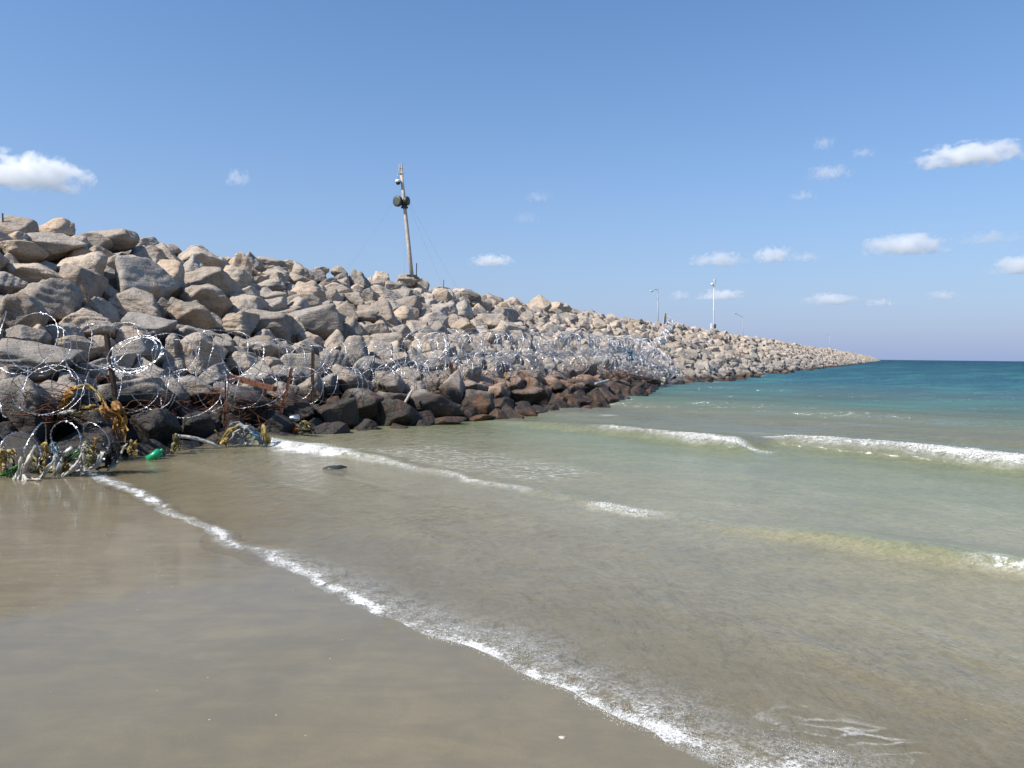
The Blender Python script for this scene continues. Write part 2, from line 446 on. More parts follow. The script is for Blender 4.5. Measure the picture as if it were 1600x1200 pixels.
CONCRETE = simple_mat('pale_concrete', (0.50, 0.45, 0.38), 0.9, 0, 0.25, 5, 0.4)
RAG_ORANGE = simple_mat('orange_plastic', (0.56, 0.29, 0.065), 0.6, 0, 0.6, 14, 0.5, transl=0.3)
RAG_OCHRE = simple_mat('ochre_plastic', (0.60, 0.44, 0.14), 0.6, 0, 0.6, 14, 0.5, transl=0.3)
RAG_WHITE = simple_mat('dirty_white_cloth', (0.74, 0.71, 0.63), 0.7, 0, 0.45, 14, 0.5, transl=0.25)
RAG_OLIVE = simple_mat('olive_sacking', (0.32, 0.29, 0.14), 0.8, 0, 0.5, 14, 0.5, transl=0.2)
RAG_GREEN = simple_mat('green_netting', (0.06, 0.20, 0.05), 0.7, 0, 0.5, 14, 0.5, transl=0.2)
RAG_GREY = simple_mat('grey_film', (0.50, 0.52, 0.51), 0.35, 0, 0.4, 10, 0.5, transl=0.3)
RAG_BLUE = simple_mat('pale_blue_film', (0.22, 0.36, 0.46), 0.35, 0, 0.4, 10, 0.4, transl=0.3)
RAG_BLACK = simple_mat('black_film', (0.018, 0.018, 0.02), 0.4, 0, 0.3, 10, 0.4)
TEAL = simple_mat('green_plastic', (0.02, 0.45, 0.22), 0.3, 0, 0.2, 8, 0.3, transl=0.35)
ORANGE = simple_mat('bright_orange_plastic', (0.75, 0.13, 0.03), 0.45, 0, 0.2, 8)
WATERLOG = simple_mat('soaked_dark_stone', (0.035, 0.033, 0.03), 0.4, 0, 0.3, 8, 0.6)

# ------------------------------------------------------------------ beach and sea
AX = 0.49323; NRM = math.sqrt(1 + AX * AX)
E_S = np.array([AX, 1.0]) / NRM              # along the breakwater, out to sea
E_W = np.array([1.0, -AX]) / NRM             # across it, towards the open water
W_TOE, W_TOP, H_TOP = -10.75, -18.7, 4.35
S_END = 900.0

def polar_grid(nt_in, nt_out, r0, r1, growth):
    th = np.concatenate([np.linspace(-100, -42, nt_out, endpoint=False), np.linspace(-42, 42, nt_in), np.linspace(42, 100, nt_out + 1)[1:]])
    nr = int(math.log(r1 / r0) / math.log(growth)) + 1
    r = r0 * growth ** np.arange(nr + 1)
    T, R = np.meshgrid(np.radians(th), r)
    X = R * np.sin(T); Y = R * np.cos(T)
    n1, n2 = X.shape
    idx = np.arange(n1 * n2).reshape(n1, n2)
    F = np.stack([idx[:-1, :-1], idx[:-1, 1:], idx[1:, 1:], idx[1:, :-1]], -1).reshape(-1, 4)
    return X.ravel(), Y.ravel(), R.ravel(), F

def edge(v):
    return 2.60 + 0.10 * noise2(v * 0.55, 0.3, 3) + 0.06 * noise2(v * 1.9, 1.3, 4) + 0.030 * noise2(v * 6.0, 2.3, 5)

def depth_at(u, v):
    q = u - edge(v)
    d = 0.033 * q
    d = d + 0.055 * np.maximum(q - 11, 0) * sstep(11, 24, q)
    d = np.where(q > 70, 4.9 + (q - 70) * 0.03, np.minimum(d, 4.9 + np.maximum(q - 60, 0) * .03))
    return np.minimum(d, 24.0)

def bed_z(u, v):
    d = depth_at(u, v)
    back = np.where(u < edge(v), 0.022 * (edge(v) - u), 0)
    return np.where(u < edge(v), np.minimum(back, 1.2), -d)

def waves(u, v, R):
    """height of the sea surface, foam and lace strength"""
    sp = np.maximum(R * 0.013, 0.02)
    q = u - edge(v)
    z = np.zeros_like(u)
    # breaker one
    c1 = 6.22 + 0.22 * noise2(v * 0.33, 4.1, 8) + 0.10 * noise2(v * 1.1, 1.7, 9) + 0.045 * noise2(v * 3.3, 1.2, 27) + 0.45 * sstep(-5.0, -2.5, v) - 0.10 * sstep(-9, -13, v)
    a1 = (0.085 + 0.03 * noise2(v * 0.5, 9.1, 10)) * (1 - 0.6 * sstep(-10.5, -9, v) * sstep(-3.2, -4.2, v))
    x1 = u - c1
    p1 = np.where(x1 < 0, np.exp(-(x1 / 0.14) ** 2), np.exp(-(x1 / 0.60) ** 2))
    z += a1 * p1
    m1 = 1.0 * sstep(-13.4, -12.6, v) * sstep(-10.2, -10.9, v)
    m1 = np.maximum(m1, 0.78 * sstep(-11.2, -10.6, v) * sstep(-6.1, -6.8, v) * (0.8 + 0.35 * noise2(v * 1.6, 3.3, 12)))
    m1 = np.maximum(m1, 0.75 * sstep(-5.75, -5.3, v) * sstep(-4.3, -4.9, v))
    m1 = np.maximum(m1, 0.85 * sstep(-2.25, -1.7, v))
    wid = (0.15 + 0.22 * sstep(-10.2, -11.2, v)) * (1 + 0.45 * noise2(v * 2.1, 2.0, 13) + 0.3 * noise2(v * 6.0, 2.0, 17))
    foam = m1 * np.exp(-((x1 + 0.06) / wid) ** 2)
    # breaker two, in two lengths that overlap
    seg = sstep(-7.5, -6.9, v)
    for c2, k, mm in ((12.25 + 0.25 * noise2(v * 0.3, 7.7, 14), 1 - seg, 0.9 * sstep(-11.2, -10.3, v) * (0.78 + 0.22 * sstep(-9.4, -8.6, v))),
                      (13.2 + 0.22 * noise2(v * 0.4, 5.2, 15), seg, np.maximum(0.80 * sstep(-7.9, -7.4, v), 0.95 * sstep(-5.9, -4.6, v)))):
        x2 = u - c2
        p2 = np.where(x2 < 0, np.exp(-(x2 / 0.30) ** 2), np.exp(-(x2 / 1.5) ** 2))
        z += 0.19 * k * p2 * sstep(-16, -10, v)
        kf = (1 - sstep(-6.9, -6.5, v)) if k is not seg else sstep(-7.8, -7.3, v)
        foam = np.maximum(foam, kf * mm * np.exp(-((x2 + 0.07) / ((0.115 + 0.10 * mm * mm) * (1 + 0.4 * noise2(v * 1.7, 2.0, 18) + 0.3 * noise2(v * 5.0, 2.0, 19)))) ** 2))
    # small white cap out beyond
    foam = np.maximum(foam, 0.7 * np.exp(-((u - 15.35) / 0.28) ** 2 - ((v + 13.19) / 0.30) ** 2))
    # swell that has not broken yet
    for lam, amp, ang, sd, q0 in ((7.0, 0.11, 0.02, 21, 13.8), (11.0, 0.10, -0.12, 22, 15.0), (4.1, 0.05, 0.16, 23, 10), (2.3, 0.022, -0.3, 24, 7), (24.0, 0.16, 0.1, 25, 25)):
        uu = u * math.cos(ang) + v * math.sin(ang)
        ph = 2 * math.pi * uu / lam + 2.2 * noise2(u / lam * 0.35, v / lam * 0.22, sd)
        env = 0.55 + 0.6 * noise2(u / lam * 0.5 + 9, v / lam * 0.3, sd + 40)
        s = np.sin(ph)
        z += amp * np.clip(env, 0, 2) * (s + 0.25 * (s * s - 0.5) * 2) * sstep(q0, q0 + 8, u) * sstep(lam / 2.5, lam / 6, sp)
    for lam, amp, sd in ((1.4, 0.020, 31), (0.75, 0.012, 32), (0.4, 0.0105, 33), (0.22, 0.0066, 34), (0.12, 0.0036, 35)):
        k = sstep(lam / 2.2, lam / 5, sp)
        z += amp * noise2((u * 1.0 + v * .25) / lam, (v - .2 * u) / lam * 0.55, sd) * k * sstep(0.25, 3.0, q) * (0.45 + 0.55 * sstep(5, 16, u))
    # old run-up lines in the shallows
    for cu, aa, sd in ((4.1, 0.014, 51), (4.9, 0.018, 52)):
        x3 = u - cu - 0.35 * noise2(v * 0.4, cu, sd)
        z += aa * np.exp(-(x3 / 0.18) ** 2) * (0.5 + 0.5 * noise2(v * 0.7, cu, sd + 1)) * sstep(.3, 1.0, q)
    # swash lip at the shoreline
    lipw = 0.07 + 0.10 * sstep(-7, -3, v)
    z += 0.008 * np.exp(-((q - lipw) / lipw) ** 2)
    fw = 0.12 + 0.40 * sstep(-7.5, -2.5, v)
    sh = np.where(q < 0, 1.0, np.exp(-(q / fw) ** 1.5))
    sh *= (0.68 + 0.22 * noise2(v * 2.3, u * 2.3, 61)) * sstep(-13.5, -11, v)
    sh = np.maximum(sh, 0.8 * sstep(-12.3, -11.2, v) * sstep(-9.4, -10.2, v) * np.exp(-((q - 0.08) / 0.12) ** 2))
    sh = np.maximum(sh, 0.92 * np.exp(-((q - 0.035 - 0.03 * noise2(v * 5, 1.0, 63)) / (0.035 + 0.05 * sstep(-7, -3, v))) ** 2) * (0.85 + 0.25 * noise2(v * 3.1, 2.0, 62)) * sstep(-13.5, -12, v))
    bz_ = np.where(q < 0, np.minimum(-0.022 * q, 1.2), -0.033 * q)
    da = z - bz_
    rim = np.exp(-((da - 0.006) / 0.007) ** 2) * sstep(lipw * 0.9 + 0.03, lipw * 0.6, q) * sstep(-13.5, -12, v) * (0.80 + 0.28 * noise2(v * 3.1, 2.0, 62))
    foam = np.maximum(np.maximum(foam, rim), sh * sstep(-0.12, -0.02, q))
    lace = 0.85 * sstep(6.3, 6.7, u) * sstep(9.2, 7.6, u) * sstep(-12, -10.8, v) * sstep(-6, -7.5, v)
    lace = np.maximum(lace, 0.62 * sstep(2.9, 3.1, u) * sstep(3.7, 3.3, u) * sstep(-2.2, -1.7, v) * sstep(-0.9, -1.2, v))
    lace = np.maximum(lace, 0.42 * sstep(2.7, 2.9, u) * sstep(4.2, 3.5, u) * sstep(-6.2, -5.2, v) * sstep(-3.4, -4.4, v))
    lace = np.maximum(lace, 0.55 * sstep(13.2, 13.6, u) * sstep(16, 14, u) * sstep(-10, -8.5, v) * sstep(-5, -6.5, v))
    # water washing round the rocks of the toe
    W = None
    return z, foam, lace

X, Y, R, F = polar_grid(640, 60, 1.3, 24000.0, 1.012)
u = X * U_DIR[0] + Y * U_DIR[1]; v = X * V_DIR[0] + Y * V_DIR[1]
z, foam, lace = waves(u, v, R)
ws = (X - AX * Y) / NRM; ss_ = X * E_S[0] + Y * E_S[1]
bul = 1.75 * np.where(ss_ < 20.5, np.exp(-((ss_ - 20.5) / 7.0) ** 4), np.exp(-(np.maximum(ss_ - 20.5, 0) / 13.0) ** 2.5))
dw = ws - (W_TOE + bul)
wash = np.exp(-((dw - 0.25) / 0.55) ** 2) * np.clip(0.55 + 0.9 * noise2(ss_ * 0.35, 3.0, 71), 0, 1) * sstep(12, 17, Y) * sstep(500, 200, Y)
lace = np.maximum(lace, 0.9 * wash)
foam = np.maximum(foam, 0.42 * wash * np.clip(noise2(ss_ * .8, 1.0, 72) + .4, 0, 1))
dep = np.maximum(z - bed_z(u, v), 0)
keep = (u > 2.15)
kf = keep[F].all(1) & (np.abs(v[F]).max(1) < 30000)
used = np.unique(F[kf]); remap = np.full(len(X), -1); remap[used] = np.arange(len(used))
me = fast_mesh('sea', np.stack([X, Y, z], -1)[used], remap[F[kf]])
set_attr(me, 'depth', dep[used]); set_attr(me, 'foam', foam[used]); set_attr(me, 'lace', lace[used])
sea = tag(link('sea', me, WATER), kind='structure')

def froth(name, us, vs, fmin, n, r0, r1, seed, level, mat, pw=1.5):
    g = np.random.default_rng(seed)
    uu = g.uniform(*us, n); vv = g.uniform(*vs, n)
    RR = np.hypot(uu * U_DIR[0] + vv * V_DIR[0], uu * U_DIR[1] + vv * V_DIR[1])
    zz, ff, _ = waves(uu, vv, RR)
    ff = ff * (0.75 + 0.5 * noise2(uu * 5, vv * 5, seed)) 
    k = (g.random(n) < np.clip((ff - fmin) / (1 - fmin), 0, 1) ** pw)
    uu, vv, zz, ff = uu[k], vv[k], zz[k], ff[k]
    if level == 0: IV = np.array([(1, 0, 0), (-1, 0, 0), (0, 1, 0), (0, -1, 0), (0, 0, 1), (0, 0, -1.0)]); IF = np.array([(0, 2, 4), (2, 1, 4), (1, 3, 4), (3, 0, 4), (2, 0, 5), (1, 2, 5), (3, 1, 5), (0, 3, 5)])
    bm = bmesh.new(); bmesh.ops.create_icosphere(bm, subdivisions=max(level, 1), radius=1); bm.verts.ensure_lookup_table()
    if level: IV = np.array([p.co for p in bm.verts]); IF = np.array([[q.index for q in f.verts] for f in bm.faces])
    bm.free()
    rad = r0 + (r1 - r0) * g.random(len(uu)) ** 2 * np.clip(ff, .3, 1)
    c = np.stack([uu * U_DIR[0] + vv * V_DIR[0], uu * U_DIR[1] + vv * V_DIR[1], np.maximum(zz, bed_z(uu, vv)) + rad * g.uniform(-0.2, 0.7, len(uu))], -1)
    sc = g.uniform(0.7, 1.3, (len(uu), 3)) * np.array([1, 1, 0.7])
    V = (IV[None] * (rad[:, None] * sc)[:, None, :] + c[:, None, :]).reshape(-1, 3)
    F = (IF[None] + (np.arange(len(uu)) * len(IV))[:, None, None]).reshape(-1, 3)
    print(name, len(uu), 'blobs')
    return tag(link(name, fast_mesh(name, V, F), mat), kind='stuff')
def bubble_material():
    m, nt = new_mat('bubbles'); n = N(nt)
    d = n('BsdfDiffuse'); n.set(d.inputs[0], (0.74, 0.74, 0.70)); t = n('BsdfTransparent'); g = n('BsdfGlossy'); g.inputs['Roughness'].default_value = 0.1
    n.out(n.mixsh(0.08, n.mixsh(0.42, d.outputs[0], t.outputs[0]), g.outputs[0]))
    return m
BUBBLE = bubble_material()
FROTH = simple_mat('sea_froth', (0.76, 0.76, 0.73), 0.5, 0, 0.1, 30, 0.2, transl=0.35)
froth('sea_foam', (5.4, 7.4), (-14, -1), 0.25, 160000, 0.004, 0.015, 1, 1, BUBBLE)
froth('sea_foam', (11.3, 14.2), (-12, 1.5), 0.25, 160000, 0.006, 0.022, 2, 1, BUBBLE)
froth('sea_foam', (2.3, 3.3), (-12.5, -1.2), 0.30, 260000, 0.0016, 0.0050, 3, 0, BUBBLE, 1.1)
X, Y, R, F = polar_grid(260, 50, 0.25, 26000.0, 1.03)
u = X * U_DIR[0] + Y * U_DIR[1]; v = X * V_DIR[0] + Y * V_DIR[1]
bz = bed_z(u, v) + 0.006 * noise2(X * 0.9, Y * 1.4, 81) * sstep(0.5, 3, R) + 0.02 * noise2(X * 0.2, Y * 0.2, 82)* sstep(2.2, 1.2, u)
# back of the beach behind the camera: close the disc
ring = np.stack([X, Y, bz], -1)
me = fast_mesh('beach', ring, F)
set_attr(me, 'dry', sstep(-0.02, 0.12, u - edge(v)))
beach = tag(link('beach', me, SAND), kind='structure')
# the rest of the beach, behind and around the camera
nb = 40
ang = np.radians(np.linspace(-260, -100, nb)); rr = np.array([0.25, 1, 3, 10, 40, 200, 2000, 26000.0])
A_, R_ = np.meshgrid(ang, rr); Xb = (R_ * np.sin(A_)).ravel(); Yb = (R_ * np.cos(A_)).ravel()
ub = Xb * U_DIR[0] + Yb * U_DIR[1]; vb = Xb * V_DIR[0] + Yb * V_DIR[1]
idx = np.arange(len(Xb)).reshape(len(rr), nb)
Fb = np.stack([idx[:-1, :-1], idx[1:, :-1], idx[1:, 1:], idx[:-1, 1:]], -1).reshape(-1, 4)[:, ::-1]
me = fast_mesh('beach', np.stack([Xb, Yb, bed_z(ub, vb)], -1), Fb)
set_attr(me, 'dry', np.zeros(len(Xb)))
tag(link('beach', me, SAND), kind='structure')

# ------------------------------------------------------------------ breakwater of loose boulders
def bulge(s): return 1.75 * np.where(s < 20.5, np.exp(-((s - 20.5) / 7.0) ** 4), np.exp(-(np.maximum(s - 20.5, 0) / 13.0) ** 2.5))
def taper(s): return sstep(S_END, S_END - 60, s)
def slope_z(s, w):
    toe = W_TOE + bulge(s)
    t = (toe - w) / (toe - W_TOP)
    return H_TOP * np.clip(t, -0.35, 1.0) * np.where(t > 0, 0.35 + 0.65 * taper(s), 1)
def xy(s, w): return E_S[0] * s + E_W[0] * w, E_S[1] * s + E_W[1] * w

def ico(level):
    bm = bmesh.new(); bmesh.ops.create_icosphere(bm, subdivisions=level, radius=1)
    bm.verts.ensure_lookup_table()
    v = np.array([p.co for p in bm.verts]); f = np.array([[q.index for q in fc.verts] for fc in bm.faces]); bm.free()
    return v, f
ICO = {k: ico(k) for k in (2, 3, 5)}

def rock_shape(seed, level, rough=1.0):
    # the small ones far off keep hard facets
    r = np.random.default_rng(seed)
    V, Fc = ICO[level]
    nP = r.integers(7, 12)
    d = r.normal(size=(nP, 3)); d /= np.linalg.norm(d, axis=1)[:, None]
    # keep the planes apart so that the facets read
    for _ in range(25):
        diff = d[:, None] - d[None]; dist = np.linalg.norm(diff, axis=2) + 1e-6
        d = d + 0.05 * (diff / dist[..., None] ** 3).sum(1); d /= np.linalg.norm(d, axis=1)[:, None]
    d = d + r.normal(size=d.shape) * 0.16; d /= np.linalg.norm(d, axis=1)[:, None]
    off = r.uniform(0.55, 1.0, nP)
    P = r.choice([9.0, 13.0, 18.0, 26.0])
    if level < 5: P = 60.0
    dots = np.maximum(V @ d.T, 1e-4) / off
    rad = ((dots ** P).sum(1)) ** (-1 / P)
    rad = np.minimum(rad, 1.35)
    p = V * rad[:, None]
    n1 = noise3(p * 1.6 + seed * 3.1, seed); n2 = noise3(p * 3.7 + seed, seed + 1)
    k = 1 + rough * (0.085 * n1 + 0.045 * n2)
    if level >= 5:
        k += rough * (0.022 * noise3(p * 8.0, seed + 2) + 0.010 * noise3(p * 17.0, seed + 3))
        # a ledge or broken bedding step on some
        if seed % 3 == 0:
            ax = r.normal(size=3); ax /= np.linalg.norm(ax)
            q = p @ ax * 3.2 + 0.3 * n1
            k += 0.035 * (sstep(0.35, 0.6, q - np.floor(q)) - 0.5)
    p = p * k[:, None]
    p -= (p.max(0) + p.min(0)) / 2
    p /= (p.max(0) - p.min(0)) / 2
    return p.astype(np.float32), Fc

N_VAR = 48
variants = []
for i in range(N_VAR):
    p, f = rock_shape(100 + i, 5)
    me = fast_mesh('boulder', p, f)
    set_attr(me, 'tint', np.full(len(p), (i * 0.618) % 1.0))
    me.materials.append(ROCK)
    variants.append(me)
LOW = {3: [rock_shape(100 + i, 3)[0] for i in range(N_VAR)], 2: [rock_shape(100 + i, 2)[0] for i in range(N_VAR)]}

# boulders one can tell apart in the photograph: box in its pixels -> stone of that size lying on the slope
BOX = [(-14,339,56,380),(56,342,117,374),(120,361,220,397),(35,367,131,410),(207,370,246,396),(203,384,255,418),(246,383,283,401),(98,382,175,427),
(85,397,163,452),(-10,382,70,410),(0,412,98,447),(-20,425,45,462),(94,417,157,487),(26,441,120,507),(168,408,262,492),(212,409,289,477),(165,453,257,508),(-10,462,77,528),
(79,479,176,534),(182,491,276,537),(265,388,350,432),(357,401,394,446),(390,403,447,424),(345,403,370,418),(280,425,370,472),(336,417,392,462),(417,414,449,432),
(436,408,475,436),(450,412,503,449),(411,427,449,454),(389,438,447,460),(278,445,362,497),(447,444,510,478),(488,418,516,432),(516,417,542,433),(490,441,550,469),
(355,458,415,493),(400,456,447,482),(445,460,505,489),(261,471,336,529),(336,493,400,531),(374,487,458,531),(426,478,480,505),(440,488,537,531),(503,469,529,497),
(257,523,288,561),(276,523,351,588),(325,529,368,556),(370,527,456,566),(353,551,409,583),(450,536,490,564),(0,510,62,544),(82,527,156,568),(172,527,251,583),(-20,534,120,600),
(-14,573,36,615),(116,568,170,604),(261,589,345,633),(131,600,262,650),(-20,600,97,700),(105,640,180,694),(199,640,276,708),(250,563,286,593),(272,640,336,692),(334,602,415,662),
(366,593,413,633),(413,598,464,631),(419,573,473,602),(462,586,508,632),(512,575,590,617),(490,629,560,674),(422,618,492,662),(573,520,630,548),(583,585,632,622),(567,534,617,577),(520,527,577,577),
(578,626,656,670),(628,612,725,657),(706,594,765,627),(712,611,775,653),(657,654,730,670),(725,649,776,662),(780,608,860,639),(840,588,890,622),(880,588,953,624),(860,616,920,636),(905,609,946,634),
(541,424,580,467),(580,424,610,450),(532,484,592,507),(535,499,580,529),(609,465,660,492),(605,480,648,511),(648,489,702,522),(667,475,717,503),(575,448,625,474),(600,440,630,466),(560,505,610,536),
(618,430,660,452),(640,440,672,466),(672,447,704,462),(700,452,745,474),(700,472,740,510),(736,462,770,494),(742,492,790,527),(762,480,810,512),(700,500,745,528),(655,552,702,575),(690,535,740,560),
(640,560,690,590),(590,552,640,580),(655,582,706,606),(745,560,800,585),(760,590,810,612),(800,580,850,604),(930,592,985,614),(965,600,1012,617),(985,590,1040,608)]

def hit_slope(px, py, lift):
    """walk along the ray until it meets the slope (raised by lift) or the crest"""
    d = ray(px, py); d = d / d[1]
    for Yd in np.arange(8.0, 140.0, 0.05):
        q = EYE + d * Yd
        w = (q[0] - AX * q[1]) / NRM; s = q[0] * E_S[0] + q[1] * E_S[1]
        if w < W_TOP - 0.25: return q, s, w
        if w < W_TOE + 3.0 and q[2] <= max(slope_z(s, w) + lift, 0.0 if w > W_TOE + bulge(s) else -9): return q, s, w
    return q, s, w

rocks = []   # s, w, x, y, z, hx, hy, hz, rotz, tilt, variant, photo
for (x0, y0, x1, y1) in BOX:
    q, s, w = hit_slope((x0 + x1) / 2, (y0 + y1) / 2, 0.10)
    dist = q[1]
    hw = (x1 - x0) / 2 * dist / FPX; hh = (y1 - y0) / 2 * dist / FPX
    hd = random.uniform(0.8, 1.1) * (hw * 0.6 + hh * 0.55)
    rocks.append([s, w, q[0], q[1] + hd * 0.15, q[2], hw * 1.0, hd, hh * 1.14, random.uniform(-0.35, 0.35), random.uniform(-0.3, 0.3), random.randrange(N_VAR), 1])

cell = 1.6
grid = {}
def gkey(s, w): return (int(s // cell), int(w // cell))
def put(s, w, r): grid.setdefault(gkey(s, w), []).append((s, w, r))
def free(s, w, r, k):
    a, b = gkey(s, w)
    for i in (a - 1, a, a + 1):
        for j in (b - 1, b, b + 1):
            for (s2, w2, r2) in grid.get((i, j), ()):
                dd = (s - s2) ** 2 + ((w - w2) * 1.18) ** 2
                if dd < (k * (r + r2)) ** 2: return False
    return True
for rk in rocks: put(rk[0], rk[1], 0.5 * (rk[5] + rk[6]))
rnd = random.Random(5)
def fill(s0, s1, n, rlo, rhi, k, sink, w_lo=W_TOP - 0.9, extra=0.35):
    for _ in range(n):
        s = rnd.uniform(s0, s1); toe = W_TOE + float(bulge(np.float64(s)))
        w = rnd.uniform(w_lo, toe + extra)
        r = rlo + (rhi - rlo) * rnd.random() ** 1.6
        if not free(s, w, r, k): continue
        put(s, w, r)
        x, y = xy(s, w)
        zc = float(slope_z(np.float64(s), np.float64(w))) - sink * r
        hx = r * rnd.uniform(0.9, 1.25); hy = r * rnd.uniform(0.8, 1.1); hz = r * rnd.uniform(0.7, 1.1)
        rocks.append([s, w, x, y, zc, hx, hy, hz, rnd.uniform(0, 6.28), rnd.uniform(-0.8, 0.8), rnd.randrange(N_VAR), 0])
fill(-8, 60, 14000, 0.34, 0.66, 0.77, 0.06)
fill(60, 260, 18000, 0.34, 0.72, 0.80, 0.06)
fill(260, S_END, 16000, 0.7, 1.1, 0.80, 0.1)
fill(-8, 60, 12000, 0.26, 0.42, 0.70, 0.25)
fill(60, 260, 12000, 0.28, 0.40, 0.84, 0.5)
# a few more large ones riding on top of the layer and along the crest
for _ in range(260):
    s = rnd.uniform(24, 250); w = rnd.uniform(W_TOP - 0.2, W_TOE - 0.5); r = rnd.uniform(0.38, 0.66)
    x, y = xy(s, w)
    rocks.append([s, w, x, y, float(slope_z(np.float64(s), np.float64(w))) + 0.28, r * 1.15, r * 0.9, r * 0.75, rnd.uniform(0, 6.28), rnd.uniform(-0.5, 0.5), rnd.randrange(N_VAR), 0])

def screen(p):
    d = np.asarray(p) - EYE
    zf = d @ FW
    if zf < 0.5: return None
    return 800 + FPX * (d @ RT) / zf, 600 - FPX * (d @ UP) / zf, zf
def score(rk):
    sc = screen(rk[2:5])
    if sc is None or not (-20 < sc[0] < 1620 and -20 < sc[1] < 1220): return -1
    vis = 1.0 if rk[11] else (0.85 if rk[4] > -0.1 else 0.4)
    if rk[1] < W_TOP - 0.5: vis *= 0.2
    return vis * (rk[5] * rk[7]) ** 0.5 / sc[2]
order = sorted(range(len(rocks)), key=lambda i: -score(rocks[i]))
singles = set(order[:300])

bw = empty('breakwater', (*xy(10, W_TOE), 0))
tag(bw, 'long breakwater of loose tan and grey boulders sloping down into the sea', 'breakwater')
INV = Matrix.Translation(-bw.location)
def rock_matrix(rk):
    Rm = Euler((rk[9], rk[9] * 0.7, rk[8])).to_matrix().to_4x4()
    return Matrix.Translation(rk[2:5]) @ Rm @ Matrix.Diagonal((rk[5], rk[6], rk[7], 1))
low_v = {3: [], 2: []}; low_f = {3: [], 2: []}; low_t = {3: [], 2: []}; cnt = {3: 0, 2: 0}
for i, rk in enumerate(rocks):
    Mx = rock_matrix(rk)
    if i in singles:
        o = bpy.data.objects.new('boulder', variants[rk[10]])
        COL.objects.link(o); o.parent = bw; o.matrix_local = INV @ Mx
    else:
        lv = 3 if rk[0] < 110 else 2
        A = np.array(INV @ Mx)
        vv = LOW[lv][rk[10]] @ A[:3, :3].T + A[:3, 3]
        low_v[lv].append(vv); low_f[lv].append(ICO[lv][1] + cnt[lv]); cnt[lv] += len(vv)
        low_t[lv].append(np.full(len(vv), rnd.random()))
V_ = np.concatenate(low_v[3] + low_v[2]); F_ = np.concatenate(low_f[3] + [f + cnt[3] for f in low_f[2]])
me = fast_mesh('boulders', V_, F_, False); set_attr(me, 'tint', np.concatenate(low_t[3] + low_t[2]))
tag(link('boulders', me, ROCK, bw), kind='stuff')
print('rocks', len(rocks), 'tris', len(F_))
# the rubble core the boulders lie on
sl = np.concatenate([np.arange(-12, 120, 0.6), np.geomspace(120, S_END + 8, 120)])
wl = np.concatenate([[W_TOE + 3.2], np.linspace(W_TOE + 1.6, W_TOP, 22), [W_TOP - 1.2, W_TOP - 6, W_TOP - 10, W_TOP - 16]])
SS, WW = np.meshgrid(sl, wl)
ZZ = slope_z(SS, WW) - 0.52 + 0.30 * sstep(W_TOP + 1.6, W_TOP + 0.2, WW) + 0.16 * noise2(SS * 1.1, WW * 1.1, 91)
ZZ[-3] = ZZ[-4] ; ZZ[-2] = 3.6 * (0.3 + 0.7 * taper(sl)); ZZ[-1] = -0.6
ZZ[:, -1] = -1.5
XX, YY = xy(SS, WW)
idx = np.arange(SS.size).reshape(SS.shape)
Fm = np.stack([idx[:-1, :-1], idx[:-1, 1:], idx[1:, 1:], idx[1:, :-1]], -1).reshape(-1, 4)
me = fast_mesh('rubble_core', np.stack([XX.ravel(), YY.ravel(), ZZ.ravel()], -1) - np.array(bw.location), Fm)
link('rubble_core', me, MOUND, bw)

# ------------------------------------------------------------------ poles and lamps on the crest
def crest_at(px, Y=None):
    """point on the crest seen at column px"""
    k = (px - 800) / FPX
    Yc = (W_TOP * NRM) / (k - AX)
    return Yc

